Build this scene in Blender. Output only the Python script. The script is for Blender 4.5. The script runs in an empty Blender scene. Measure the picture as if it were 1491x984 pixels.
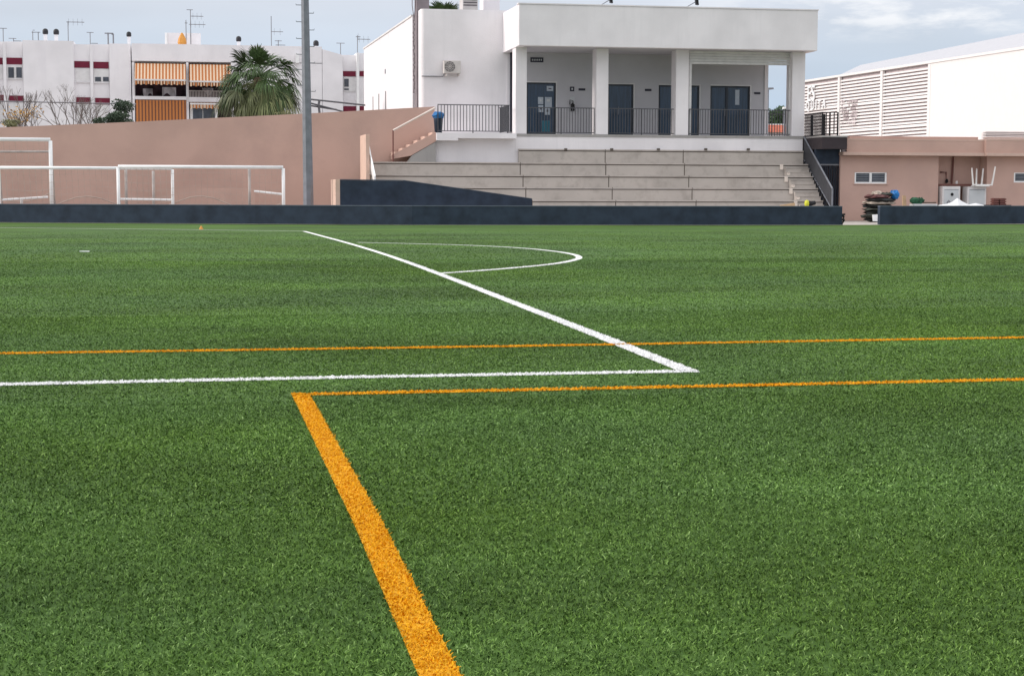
import bpy, math, random
import numpy as np
from mathutils import Vector, Matrix
random.seed(7); rng = np.random.default_rng(7)
C = bpy.context.scene.collection
# ------------------------------------------------------------------ camera model (photo pixels 1491 x 984)
FPX, CH, PIT, ROL, YAW = 2467.7, 1.246, 0.0870, 0.00256, 0.18169
FW = Vector((math.sin(YAW)*math.cos(PIT), math.cos(YAW)*math.cos(PIT), -math.sin(PIT)))
RT = Vector((math.cos(YAW), -math.sin(YAW), 0)); UP = RT.cross(FW)
RT, UP = RT*math.cos(ROL)+UP*math.sin(ROL), UP*math.cos(ROL)-RT*math.sin(ROL)
def ray(u, v): return FW + RT*((u-745.5)/FPX) - UP*((v-492)/FPX)
def at(u, v, Y):                       # point of the plane Y = const
    d = ray(u, v); t = Y/d.y; return Vector((d.x*t, Y, CH+d.z*t))
def gnd(u, v, z=0.0):
    d = ray(u, v); t = (z-CH)/d.z; return Vector((d.x*t, d.y*t, z))
def X(u, Y, v=250): return at(u, v, Y).x
def Z(v, Y, u=745): return at(u, v, Y).z

# ------------------------------------------------------------------ materials
def mat(name, col, rough=0.8, var=0.06, scale=3.0, bump=0.0, bscale=40.0, spec=0.3, metal=0.0, dirt=None, trans=0.0, stretch=None):
    m = bpy.data.materials.new(name); m.use_nodes = True
    nt = m.node_tree; b = nt.nodes['Principled BSDF']; L = nt.links
    tc = nt.nodes.new('ShaderNodeTexCoord'); src = tc.outputs['Object']
    if stretch:
        mp = nt.nodes.new('ShaderNodeMapping'); mp.inputs['Scale'].default_value = stretch
        L.new(src, mp.inputs[0]); src = mp.outputs[0]
    n = nt.nodes.new('ShaderNodeTexNoise'); n.inputs['Scale'].default_value = scale; n.inputs['Detail'].default_value = 6
    L.new(src, n.inputs['Vector'])
    r = nt.nodes.new('ShaderNodeValToRGB')
    d = [max(0, c*(1-2.2*var)) for c in col] if dirt is None else dirt
    r.color_ramp.elements[0].position = 0.28; r.color_ramp.elements[0].color = (*d, 1)
    r.color_ramp.elements[1].position = 0.62; r.color_ramp.elements[1].color = (*[min(1, c*(1+var)) for c in col], 1)
    L.new(n.outputs['Fac'], r.inputs[0]); L.new(r.outputs[0], b.inputs['Base Color'])
    b.inputs['Roughness'].default_value = rough; b.inputs['Specular IOR Level'].default_value = spec
    b.inputs['Metallic'].default_value = metal
    if bump:
        n2 = nt.nodes.new('ShaderNodeTexNoise'); n2.inputs['Scale'].default_value = bscale; n2.inputs['Detail'].default_value = 4
        L.new(tc.outputs['Object'], n2.inputs['Vector'])
        bp = nt.nodes.new('ShaderNodeBump'); bp.inputs['Strength'].default_value = bump; bp.inputs['Distance'].default_value = 0.02
        L.new(n2.outputs['Fac'], bp.inputs['Height']); L.new(bp.outputs[0], b.inputs['Normal'])
    return m
def streaky(name, col, dark, rough=.85, sx=3.0, sz=.25):
    """painted plaster or concrete: broad mottling plus vertical rain streaks"""
    m = mat(name, col, rough, .04, .7, .25, 25)
    nt = m.node_tree; b = nt.nodes['Principled BSDF']; L = nt.links
    old = b.inputs['Base Color'].links[0].from_socket
    tc = nt.nodes.new('ShaderNodeTexCoord'); mp = nt.nodes.new('ShaderNodeMapping'); mp.inputs['Scale'].default_value = (sx, sx, sz)
    L.new(tc.outputs['Object'], mp.inputs[0]); n = nt.nodes.new('ShaderNodeTexNoise'); n.inputs['Scale'].default_value = 1.3; n.inputs['Detail'].default_value = 8
    n.inputs['Roughness'].default_value = .65
    L.new(mp.outputs[0], n.inputs['Vector'])
    mr = nt.nodes.new('ShaderNodeMapRange'); mr.inputs[1].default_value = .5; mr.inputs[2].default_value = .8; mr.inputs[4].default_value = .75
    L.new(n.outputs['Fac'], mr.inputs[0])
    mx = nt.nodes.new('ShaderNodeMix'); mx.data_type = 'RGBA'
    L.new(mr.outputs[0], mx.inputs[0]); L.new(old, mx.inputs[6]); mx.inputs[7].default_value = (*dark, 1)
    L.new(mx.outputs[2], b.inputs['Base Color'])
    return m
M = {}
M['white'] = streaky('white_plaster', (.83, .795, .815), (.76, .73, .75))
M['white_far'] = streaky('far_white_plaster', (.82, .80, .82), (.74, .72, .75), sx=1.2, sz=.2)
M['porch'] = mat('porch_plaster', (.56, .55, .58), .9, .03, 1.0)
M['pink'] = streaky('pink_plaster', (.56, .375, .315), (.47, .32, .275), sx=.5, sz=.5)
M['pinkl'] = streaky('light_pink_trim', (.60, .43, .36), (.5, .36, .30))
M['peach'] = mat('peach_paint', (.66, .47, .38), .85, .04)
M['navy'] = mat('navy_vinyl_padding', (.030, .043, .068), .62, .16, 2.2, .15, 6, spec=.25)
M['navycap'] = mat('grey_blue_cap', (.10, .12, .155), .6, .08)
M['conc'] = streaky('stand_concrete', (.51, .46, .42), (.31, .27, .24), sx=1.6, sz=1.6)
M['conc2'] = streaky('grey_concrete', (.36, .345, .335), (.26, .25, .24))
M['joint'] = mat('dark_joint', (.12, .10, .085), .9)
M['apron'] = streaky('apron_concrete', (.42, .38, .35), (.3, .27, .25))
M['soil'] = mat('dry_soil', (.22, .2, .16), .95, .1, .3)
M['asph'] = mat('asphalt', (.06, .06, .06), .9)
M['steel'] = mat('galvanised_steel', (.21, .22, .25), .5, .08, 4, metal=.2)
M['steeldark'] = mat('weathered_steel', (.22, .22, .24), .55, .08, metal=.2)
M['rail'] = mat('grey_rail_paint', (.085, .085, .095), .55)
M['railb'] = mat('black_rail_paint', (.025, .022, .025), .5)
M['railw'] = mat('pale_rail_paint', (.75, .66, .6), .5)
M['goalw'] = mat('goal_white_paint', (.86, .86, .86), .4, .03)
M['goalg'] = mat('goal_grey_metal', (.42, .38, .36), .5, .1)
M['net'] = mat('faded_net_cord', (.48, .38, .33), .9)
M['door'] = mat('navy_door_frame', (.010, .014, .026), .35, spec=.5)
M['glass'] = mat('dark_door_glass', (.016, .036, .070), .10, .25, 2.5, spec=.6, stretch=(6, 1, .4))
M['paper'] = mat('pale_paper', (.45, .50, .56), .8)
M['ink'] = mat('dark_print', (.04, .04, .06), .7)
M['teal'] = mat('teal_plastic', (.03, .16, .22), .5)
M['black'] = mat('black_plastic', (.012, .012, .014), .5)
M['brown'] = mat('dark_brown_slab', (.045, .035, .04), .7)
M['gate'] = mat('dark_gate_steel', (.012, .014, .024), .5)
M['blue'] = mat('blue_plastic', (.02, .16, .42), .45, .15)
M['acw'] = mat('aged_ac_casing', (.60, .56, .54), .5)
M['grill'] = mat('fan_grille', (.16, .15, .15), .6)
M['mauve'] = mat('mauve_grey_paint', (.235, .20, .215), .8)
M['red'] = mat('dark_red_panel', (.16, .012, .035), .6)
M['shut'] = mat('roller_shutter', (.72, .71, .71), .7, .05)
M['win'] = mat('window_glass', (.06, .065, .08), .12, .2, spec=.6)
M['cloth'] = mat('hanging_laundry', (.5, .48, .5), .9, .3, 2)
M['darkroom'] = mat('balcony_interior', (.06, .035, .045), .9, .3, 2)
M['cab'] = mat('cabinet_grey_white', (.74, .71, .70), .5, .03)
M['cabp'] = mat('cabinet_panel', (.60, .62, .63), .5, .03)
M['plast'] = mat('white_plastic_chair', (.82, .80, .77), .4, .04)
M['sheet'] = mat('white_sheet', (.85, .85, .86), .7)
M['tarp'] = mat('dark_tarp', (.018, .02, .02), .6, .3, 6, .4, 30)
M['tarpg'] = mat('olive_tarp', (.045, .048, .04), .7, .3, 6, .4, 30)
M['tarpp'] = mat('pale_tarp', (.42, .36, .30), .7, .3, 6, .4, 30)
M['tarpr'] = mat('dull_red_tarp', (.10, .04, .04), .7, .3, 6, .4, 30)
M['greent'] = mat('green_netting', (.02, .09, .045), .7, .3, 8, .4, 30)
M['wood'] = mat('bare_wood', (.52, .36, .22), .8, .12, 5)
M['cream'] = mat('cream_paint', (.80, .70, .62), .8)
M['yel'] = mat('yellow_green_plastic', (.62, .62, .05), .5)
M['orange'] = mat('orange_plastic', (.62, .28, .06), .6)
M['pipe'] = mat('rusty_pipe', (.17, .07, .06), .7)
M['bark'] = mat('grey_bark', (.15, .125, .115), .9, .2, 8)
M['trunk'] = mat('palm_trunk', (.16, .12, .085), .9, .2, 8)
M['slat'] = mat('pale_slat', (.80, .755, .74), .6, .03)
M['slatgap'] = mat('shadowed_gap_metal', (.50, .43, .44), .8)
M['whouse'] = mat('warehouse_panel', (.80, .765, .75), .6, .01)
M['roofw'] = mat('pale_roof_sheet', (.46, .46, .49), .6, .02)
M['tile'] = mat('red_roof_tile', (.42, .10, .05), .8, .2, 2)
M['cow'] = mat('dark_cowl', (.03, .03, .035), .5)
M['louv'] = mat('louvre_dark', (.10, .085, .095), .7)
def leafmat(name, col, var=.45, trans=.25):
    m = bpy.data.materials.new(name); m.use_nodes = True; nt = m.node_tree; b = nt.nodes['Principled BSDF']; L = nt.links
    a = nt.nodes.new('ShaderNodeAttribute'); a.attribute_name = 'rnd'
    r = nt.nodes.new('ShaderNodeValToRGB')
    r.color_ramp.elements[0].color = (*[c*(1-var) for c in col], 1); r.color_ramp.elements[1].color = (*[c*(1+var) for c in col], 1)
    L.new(a.outputs['Fac'], r.inputs[0]); L.new(r.outputs[0], b.inputs['Base Color'])
    b.inputs['Roughness'].default_value = .55; b.inputs['Specular IOR Level'].default_value = .3
    return m
M['leaf'] = leafmat('dark_green_leaf', (.028, .05, .025)); M['leafg'] = leafmat('tree_leaf', (.035, .07, .022))
M['leafy'] = leafmat('yellow_leaf', (.42, .24, .06)); M['leafo'] = leafmat('olive_leaf', (.14, .14, .06))
M['palm'] = leafmat('palm_leaf', (.048, .085, .026), .5); M['palmo'] = leafmat('old_palm_leaf', (.125, .145, .062), .6)
def stripes(name, c1, c2, period, width=.5):
    m = bpy.data.materials.new(name); m.use_nodes = True; nt = m.node_tree; b = nt.nodes['Principled BSDF']; L = nt.links
    tc = nt.nodes.new('ShaderNodeTexCoord'); s = nt.nodes.new('ShaderNodeSeparateXYZ'); L.new(tc.outputs['Object'], s.inputs[0])
    d = nt.nodes.new('ShaderNodeMath'); d.operation = 'DIVIDE'; L.new(s.outputs[0], d.inputs[0]); d.inputs[1].default_value = period
    f = nt.nodes.new('ShaderNodeMath'); f.operation = 'FRACT'; L.new(d.outputs[0], f.inputs[0])
    g = nt.nodes.new('ShaderNodeMath'); g.operation = 'GREATER_THAN'; L.new(f.outputs[0], g.inputs[0]); g.inputs[1].default_value = width
    mx = nt.nodes.new('ShaderNodeMix'); mx.data_type = 'RGBA'; L.new(g.outputs[0], mx.inputs[0])
    mx.inputs[6].default_value = (*c1, 1); mx.inputs[7].default_value = (*c2, 1); L.new(mx.outputs[2], b.inputs['Base Color'])
    b.inputs['Roughness'].default_value = .9
    return m
M['awn'] = stripes('orange_cream_awning', (.46, .16, .05), (.72, .55, .40), .205, .55)
M['awn2'] = stripes('orange_brown_awning', (.54, .20, .06), (.17, .07, .045), .205, .60)

# ------------------------------------------------------------------ mesh builder
class MB:
    def __init__(s): s.v = []; s.f = []; s.r = []
    def quadbox(s, P):                      # 8 points: bottom 4 ccw, top 4 ccw
        b = len(s.v); s.v += [tuple(p) for p in P]
        s.f += [tuple(b+i for i in q) for q in ((3,2,1,0), (4,5,6,7), (0,1,5,4), (1,2,6,5), (2,3,7,6), (3,0,4,7))]; return s
    def box(s, x0, x1, y0, y1, z0, z1):
        return s.quadbox([(x0,y0,z0), (x1,y0,z0), (x1,y1,z0), (x0,y1,z0), (x0,y0,z1), (x1,y0,z1), (x1,y1,z1), (x0,y1,z1)])
    def pbox(s, u0, v0, u1, v1, Y, dy, uu=None):   # front face read at depth Y
        z0 = Z(v1, Y, (u0+u1)/2); z1 = Z(v0, Y, (u0+u1)/2)
        return s.box(X(u0, Y), X(u1, Y), Y, Y+dy, z0, z1)
    def prism(s, pts, y0, y1):              # polygon in XZ, extruded in Y
        b = len(s.v); n = len(pts)
        s.v += [(p[0], y0, p[1]) for p in pts] + [(p[0], y1, p[1]) for p in pts]
        s.f.append(tuple(b+i for i in range(n))); s.f.append(tuple(b+n+i for i in reversed(range(n))))
        for i in range(n): j = (i+1) % n; s.f.append((b+j, b+i, b+n+i, b+n+j))
        return s
    def prismx(s, pts, x0, x1):             # polygon in YZ, extruded in X
        b = len(s.v); n = len(pts)
        s.v += [(x0, p[0], p[1]) for p in pts] + [(x1, p[0], p[1]) for p in pts]
        s.f.append(tuple(b+i for i in range(n))); s.f.append(tuple(b+n+i for i in reversed(range(n))))
        for i in range(n): j = (i+1) % n; s.f.append((b+j, b+i, b+n+i, b+n+j))
        return s
    def tube(s, pts, r, n=6, r1=None):
        pts = [Vector(p) for p in pts]; b = len(s.v); k = len(pts); r1 = r if r1 is None else r1
        for i, p in enumerate(pts):
            t = (pts[min(i+1, k-1)]-pts[max(i-1, 0)]).normalized()
            a = t.orthogonal().normalized() if abs(t.z) < .95 else Vector((1, 0, 0)); c = t.cross(a).normalized(); a = c.cross(t)
            rr = r+(r1-r)*i/max(1, k-1)
            for j in range(n):
                w = 2*math.pi*(j+.5)/n; s.v.append(tuple(p+(a*math.cos(w)+c*math.sin(w))*rr))
        for i in range(k-1):
            for j in range(n):
                j2 = (j+1) % n; s.f.append((b+i*n+j, b+i*n+j2, b+(i+1)*n+j2, b+(i+1)*n+j))
        s.f.append(tuple(b+j for j in reversed(range(n)))); s.f.append(tuple(b+(k-1)*n+j for j in range(n)))
        return s
    def lathe(s, c, prof, n=14):            # prof (r,z) about the vertical axis at c
        b = len(s.v); k = len(prof)
        for r, z in prof:
            for j in range(n): w = 2*math.pi*j/n; s.v.append((c[0]+r*math.cos(w), c[1]+r*math.sin(w), c[2]+z))
        for i in range(k-1):
            for j in range(n): j2 = (j+1) % n; s.f.append((b+i*n+j, b+i*n+j2, b+(i+1)*n+j2, b+(i+1)*n+j))
        s.f.append(tuple(b+j for j in reversed(range(n)))); s.f.append(tuple(b+(k-1)*n+j for j in range(n)))
        return s
    def disc(s, c, r, th, n=20):            # disc facing -Y
        b = len(s.v)
        for y in (c[1], c[1]+th):
            for j in range(n): w = 2*math.pi*j/n; s.v.append((c[0]+r*math.cos(w), y, c[2]+r*math.sin(w)))
        s.f.append(tuple(b+j for j in range(n))); s.f.append(tuple(b+n+j for j in reversed(range(n))))
        for j in range(n): j2 = (j+1) % n; s.f.append((b+j2, b+j, b+n+j, b+n+j2))
        return s
    def build(s, name, m, parent=None, smooth=False, bevel=0, **tags):
        me = bpy.data.meshes.new(name); me.from_pydata(s.v, [], s.f); me.materials.append(M[m] if isinstance(m, str) else m)
        if s.r:
            at_ = me.attributes.new('rnd', 'FLOAT', 'FACE'); at_.data.foreach_set('value', s.r[:len(me.polygons)])
        if smooth: me.polygons.foreach_set('use_smooth', [True]*len(me.polygons))
        o = bpy.data.objects.new(name, me); C.objects.link(o)
        if parent: o.parent = parent; o.matrix_parent_inverse = parent.matrix_world.inverted()
        if bevel:
            bv = o.modifiers.new('b', 'BEVEL'); bv.width = bevel; bv.segments = 2; bv.limit_method = 'ANGLE'
        for k, val in tags.items(): o[k] = val
        return o
def thing(name, label, cat, loc, group=None):
    o = bpy.data.objects.new(name, None); C.objects.link(o); o.location = loc; o.empty_display_size = .2
    o.matrix_world = Matrix.Translation(loc)
    o['label'] = label; o['category'] = cat
    if group: o['group'] = group
    return o
def dup(root, loc, label):
    r = root.copy(); C.objects.link(r); r.location = loc; r['label'] = label; r.matrix_world = Matrix.Translation(loc)
    for ch in list(root.children):
        c = ch.copy(); C.objects.link(c); c.parent = r
        for g in ch.children:
            d = g.copy(); C.objects.link(d); d.parent = c
    return r

# ------------------------------------------------------------------ camera, light, sky
cd = bpy.data.cameras.new('camera'); cam = bpy.data.objects.new('camera', cd); C.objects.link(cam)
cd.sensor_fit = 'HORIZONTAL'; cd.sensor_width = 36; cd.lens = FPX/1491*36; cd.clip_end = 3000; cd.clip_start = .05
cam.matrix_world = Matrix(((RT.x, UP.x, -FW.x, 0), (RT.y, UP.y, -FW.y, 0), (RT.z, UP.z, -FW.z, CH), (0, 0, 0, 1)))
bpy.context.scene.camera = cam
sdir = Vector((-0.93, 0.10, 0.42)).normalized()
sun = bpy.data.lights.new('sun', 'SUN'); sun.energy = 2.0; sun.angle = math.radians(14); sun.color = (1, .93, .87)
so = bpy.data.objects.new('sun', sun); C.objects.link(so); so.rotation_euler = (-sdir).to_track_quat('-Z', 'Y').to_euler()
w = bpy.data.worlds.new('World'); bpy.context.scene.world = w; w.use_nodes = True
nt = w.node_tree; L = nt.links; bg = nt.nodes['Background']; bg.inputs[1].default_value = .1
sk = nt.nodes.new('ShaderNodeTexSky'); sk.sky_type = 'NISHITA'; sk.sun_disc = False
sk.sun_elevation = math.asin(sdir.z); sk.sun_rotation = math.atan2(sdir.x, sdir.y); sk.air_density = 1; sk.dust_density = 1.5
tc = nt.nodes.new('ShaderNodeTexCoord')
sep = nt.nodes.new('ShaderNodeSeparateXYZ'); L.new(tc.outputs['Generated'], sep.inputs[0])
# veil of cloud: grey-blue low down, pale and much brighter overhead
vr = nt.nodes.new('ShaderNodeValToRGB'); cr = vr.color_ramp
cr.elements[0].position = 0; cr.elements[0].color = (.47, .59, .75, 1)
cr.elements[1].position = 1; cr.elements[1].color = (1, 1, 1, 1)
for p, c in ((.04, (.47, .59, .75, 1)), (.085, (.58, .65, .76, 1)), (.125, (.68, .70, .77, 1)), (.3, (.78, .79, .83, 1))):
    e = cr.elements.new(p); e.color = c
L.new(sep.outputs[2], vr.inputs[0])
br = nt.nodes.new('ShaderNodeMapRange'); br.inputs[1].default_value = .12; br.inputs[2].default_value = .9; br.inputs[3].default_value = 11.2; br.inputs[4].default_value = 19
L.new(sep.outputs[2], br.inputs[0])
sc_ = nt.nodes.new('ShaderNodeVectorMath'); sc_.operation = 'SCALE'; L.new(vr.outputs[0], sc_.inputs[0]); L.new(br.outputs[0], sc_.inputs['Scale'])
# soft streaks
mp = nt.nodes.new('ShaderNodeMapping'); mp.inputs['Scale'].default_value = (3.2, 3.2, 16); L.new(tc.outputs['Generated'], mp.inputs[0])
n1 = nt.nodes.new('ShaderNodeTexNoise'); n1.inputs['Scale'].default_value = 1.5; n1.inputs['Detail'].default_value = 5; n1.inputs['Roughness'].default_value = .45
L.new(mp.outputs[0], n1.inputs['Vector'])
r1 = nt.nodes.new('ShaderNodeMapRange'); r1.inputs[1].default_value = .35; r1.inputs[2].default_value = .7; r1.inputs[3].default_value = .93; r1.inputs[4].default_value = 1.07; L.new(n1.outputs['Fac'], r1.inputs[0])
s2 = nt.nodes.new('ShaderNodeVectorMath'); s2.operation = 'SCALE'; L.new(sc_.outputs[0], s2.inputs[0]); L.new(r1.outputs[0], s2.inputs['Scale'])
# small bright puffs high on the right
mp2 = nt.nodes.new('ShaderNodeMapping'); mp2.inputs['Scale'].default_value = (16, 16, 62); L.new(tc.outputs['Generated'], mp2.inputs[0])
n2 = nt.nodes.new('ShaderNodeTexNoise'); n2.inputs['Scale'].default_value = 1.2; n2.inputs['Detail'].default_value = 7; n2.inputs['Roughness'].default_value = .62
L.new(mp2.outputs[0], n2.inputs['Vector'])
r2 = nt.nodes.new('ShaderNodeMapRange'); r2.inputs[1].default_value = .44; r2.inputs[2].default_value = .62; r2.inputs[3].default_value = 0; r2.inputs[4].default_value = .95; L.new(n2.outputs['Fac'], r2.inputs[0])
zb = nt.nodes.new('ShaderNodeMapRange'); zb.inputs[1].default_value = .083; zb.inputs[2].default_value = .097; L.new(sep.outputs[2], zb.inputs[0])
xb = nt.nodes.new('ShaderNodeMapRange'); xb.inputs[1].default_value = .25; xb.inputs[2].default_value = .36; L.new(sep.outputs[0], xb.inputs[0])
m1 = nt.nodes.new('ShaderNodeMath'); m1.operation = 'MULTIPLY'; L.new(zb.outputs[0], m1.inputs[0]); L.new(xb.outputs[0], m1.inputs[1])
m2 = nt.nodes.new('ShaderNodeMath'); m2.operation = 'MULTIPLY'; L.new(m1.outputs[0], m2.inputs[0]); L.new(r2.outputs[0], m2.inputs[1])
mx = nt.nodes.new('ShaderNodeMix'); mx.data_type = 'RGBA'; L.new(m2.outputs[0], mx.inputs[0]); L.new(s2.outputs[0], mx.inputs[6]); mx.inputs[7].default_value = (9.8, 9.9, 10.3, 1)
mx2 = nt.nodes.new('ShaderNodeMix'); mx2.data_type = 'RGBA'; mx2.inputs[0].default_value = .85
L.new(sk.outputs[0], mx2.inputs[6]); L.new(mx.outputs[2], mx2.inputs[7]); L.new(mx2.outputs[2], bg.inputs[0])
vs = bpy.context.scene.view_settings; vs.view_transform = 'Standard'; vs.look = 'None'; vs.exposure = 0.08; vs.gamma = 1; vs.use_curve_mapping = False

# ------------------------------------------------------------------ turf
def turfcolor(m, cols, ground=False):
    nt = m.node_tree; L = nt.links; b = nt.nodes['Principled BSDF']
    geo = nt.nodes.new('ShaderNodeNewGeometry')
    mp = nt.nodes.new('ShaderNodeMapping'); mp.inputs['Scale'].default_value = (.22, .42, 0); mp.inputs['Rotation'].default_value = (0, 0, .1); L.new(geo.outputs['Position'], mp.inputs[0])
    n = nt.nodes.new('ShaderNodeTexNoise'); n.inputs['Scale'].default_value = 1; n.inputs['Detail'].default_value = 6; n.inputs['Roughness'].default_value = .6; L.new(mp.outputs[0], n.inputs['Vector'])
    a = nt.nodes.new('ShaderNodeMapRange'); a.inputs[1].default_value = .34; a.inputs[2].default_value = .66; a.inputs[3].default_value = .68; a.inputs[4].default_value = 1.2; L.new(n.outputs['Fac'], a.inputs[0])
    # tint: a little bluer to the left of the orange line, yellower to the right
    n3 = nt.nodes.new('ShaderNodeTexNoise'); n3.inputs['Scale'].default_value = .22; n3.inputs['Detail'].default_value = 3; L.new(geo.outputs['Position'], n3.inputs['Vector'])
    tm = nt.nodes.new('ShaderNodeMix'); tm.data_type = 'RGBA'; t3 = nt.nodes.new('ShaderNodeMapRange'); t3.inputs[1].default_value = .35; t3.inputs[2].default_value = .65; L.new(n3.outputs['Fac'], t3.inputs[0])
    L.new(t3.outputs[0], tm.inputs[0]); tm.inputs[6].default_value = (1.02, 1, 1.22, 1); tm.inputs[7].default_value = (1.04, 1.02, .74, 1)
    r = nt.nodes.new('ShaderNodeValToRGB'); r.color_ramp.elements[0].color = (*cols[0], 1); r.color_ramp.elements[1].color = (*cols[1], 1)
    if ground:
        # carpet seen from afar: pile grain drawn out by the flattened fibres
        mpg = nt.nodes.new('ShaderNodeMapping'); mpg.inputs['Scale'].default_value = (1, .35, 1); L.new(geo.outputs['Position'], mpg.inputs[0])
        g = nt.nodes.new('ShaderNodeTexNoise'); g.inputs['Scale'].default_value = 22; g.inputs['Detail'].default_value = 5; g.inputs['Roughness'].default_value = .75; L.new(mpg.outputs[0], g.inputs['Vector'])
        gr = nt.nodes.new('ShaderNodeMapRange'); gr.inputs[1].default_value = .33; gr.inputs[2].default_value = .67; L.new(g.outputs['Fac'], gr.inputs[0])
        L.new(gr.outputs[0], r.inputs[0])
    else:
        at_ = nt.nodes.new('ShaderNodeAttribute'); at_.attribute_name = 'rnd'; L.new(at_.outputs['Fac'], r.inputs[0])
        r.color_ramp.elements[1].position = .68; e = r.color_ramp.elements.new(1.0); e.color = (.31, .46, .18, 1)
    s1 = nt.nodes.new('ShaderNodeVectorMath'); s1.operation = 'MULTIPLY'; L.new(r.outputs[0], s1.inputs[0]); L.new(tm.outputs[2], s1.inputs[1])
    s2 = nt.nodes.new('ShaderNodeVectorMath'); s2.operation = 'SCALE'; L.new(s1.outputs[0], s2.inputs[0]); L.new(a.outputs[0], s2.inputs['Scale'])
    L.new(s2.outputs[0], b.inputs['Base Color'])
    b.inputs['Roughness'].default_value = .75; b.inputs['Specular IOR Level'].default_value = .12
def newmat(n):
    m = bpy.data.materials.new(n); m.use_nodes = True; return m
M['turfbase'] = newmat('turf_carpet'); turfcolor(M['turfbase'], ((.033, .082, .011), (.088, .166, .036)), True)
M['blade'] = newmat('turf_fibre'); turfcolor(M['blade'], ((.008, .030, .004), (.140, .258, .054)))
def linemat(name, c0, c1):
    m = leafmat(name, (0, 0, 0)); r = [n for n in m.node_tree.nodes if n.type == 'VALTORGB'][0]
    r.color_ramp.elements[0].color = (*c0, 1); r.color_ramp.elements[1].color = (*c1, 1)
    m.node_tree.nodes['Principled BSDF'].inputs['Specular IOR Level'].default_value = .1
    return m
M['owf'] = linemat('orange_turf_fibre', (.58, .27, .005), (.84, .42, .010)); M['wwf'] = linemat('white_turf_fibre', (.74, .74, .74), (.90, .90, .90))
M['ows'] = mat('orange_turf_backing', (.68, .34, .008), .9, .05, 30); M['wws'] = mat('white_turf_backing', (.80, .80, .80), .9, .03, 30)

# barrier footline (ground points)
BL = [gnd(u, v) for u, v in ((-260, 323.5), (0, 324.3), (300, 326.2), (600, 328.0), (1000, 328.3), (1226, 328.0))]
BR = [gnd(u, v) for u, v in ((1281, 327.6), (1491, 326.4), (1760, 325))]
# ground sheets
g = MB(); g.v = [(-900, -300, -.06), (900, -300, -.06), (900, 1500, -.06), (-900, 1500, -.06)]; g.f = [(0, 1, 2, 3)]
g.build('ground', 'soil', kind='structure')
g = MB(); g.v = [(-40, 50, -.004), (60, 50, -.004), (60, 104, -.004), (-40, 104, -.004)]; g.f = [(0, 1, 2, 3)]
g.build('path', 'apron', kind='structure')
edge = [(-22, 66.5, 0)]+[tuple(p+Vector((0, .35, 0))) for p in BL]+[tuple(p+Vector((0, .15, 0))) for p in BR]+[(40, 60, 0)]
g = MB(); g.v = [(-22, -12, 0), (40, -12, 0)]+edge[::-1]; g.f = [tuple(range(len(g.v)))]
g.build('football_pitch', 'turfbase', kind='structure')

# markings: centre lines in ground coordinates, width in metres
def poly(pts): return [gnd(*p) for p in pts]
def dense(P, step=.5):
    out = []
    for a, b in zip(P, P[1:]):
        n = max(1, int((b-a).length/step))
        for i in range(n): out.append(a.lerp(b, i/n))
    out.append(P[-1]); return out
def smooth(P, k=2):
    for _ in range(k):
        Q = [P[0]]
        for a, b in zip(P, P[1:]): Q += [a.lerp(b, .25), a.lerp(b, .75)]
        Q.append(P[-1]); P = Q
    return P
def dir_ext(a, b, l): return b+(b-a).normalized()*l
LINES = []
o1 = poly([(438, 575.5), (535, 760), (640, 984)]); o1.append(dir_ext(o1[-2], o1[-1], 5))
LINES.append(('orange_marking', o1, .108, 'o', 'seven a side area side line'))
o2 = poly([(425, 575.5), (1000, 564.0), (1491, 553.5)]); o2.append(dir_ext(o2[-2], o2[-1], 4)); LINES.append(('orange_marking', o2, .10, 'o', ''))
o3 = poly([(0, 515.5), (745, 505.0), (1491, 492.3)]); o3.append(dir_ext(o3[-2], o3[-1], 5)); o3.insert(0, dir_ext(o3[1], o3[0], 5)); LINES.append(('orange_marking', o3, .10, 'o', ''))
w1 = poly([(0, 560.8), (500, 550.3), (1016, 541.2)]); w1.insert(0, dir_ext(w1[1], w1[0], 4)); LINES.append(('white_marking', w1, .115, 'w', ''))
w2 = smooth(poly([(1002, 541), (868, 488), (640, 399), (540, 363), (443, 337)]), 2); LINES.append(('white_marking', w2, .12, 'w', ''))
w3 = poly([(443, 336.8), (250, 334.3), (0, 331.8)]); w3.append(dir_ext(w3[-2], w3[-1], 6)); LINES.append(('white_marking', w3, .10, 'w', ''))
arc = smooth(poly([(643, 398.3), (700, 394.5), (760, 389.5), (810, 384.5), (838, 379), (845, 375.3), (838, 371), (812, 366.5), (765, 361.5), (690, 357.5), (600, 355), (520, 353.2)]), 2)
LINES.append(('white_marking', arc, .12, 'w', ''))
def strip(P, wd, z):
    m = MB(); n = len(P)
    for i, p in enumerate(P):
        t = (P[min(i+1, n-1)]-P[max(i-1, 0)]); t.z = 0; t.normalize(); q = Vector((-t.y, t.x, 0))*wd/2
        m.v += [(p.x+q.x, p.y+q.y, z), (p.x-q.x, p.y-q.y, z)]
    m.f = [(2*i+1, 2*i+3, 2*i+2, 2*i) for i in range(n-1)]
    return m
segs = []
for nm, P, wd, c, _ in LINES:
    A = np.array([(p.x, p.y) for p in P]); segs.append((A, wd))
def online(pts, grow=0.0):
    """mask of the points lying on any marking"""
    m = np.zeros(len(pts), bool)
    for A, wd in segs:
        for a, b in zip(A[:-1], A[1:]):
            d = b-a; L2 = (d**2).sum()
            lo = np.minimum(a, b)-wd; hi = np.maximum(a, b)+wd
            k = np.where(((pts > lo) & (pts < hi)).all(1) & ~m)[0]
            if not len(k) or L2 == 0: continue
            t = np.clip(((pts[k]-a)@d)/L2, 0, 1); dd = pts[k]-a-t[:, None]*d
            m[k[(dd**2).sum(1) < (wd/2+grow)**2]] = True
    return m
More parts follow.
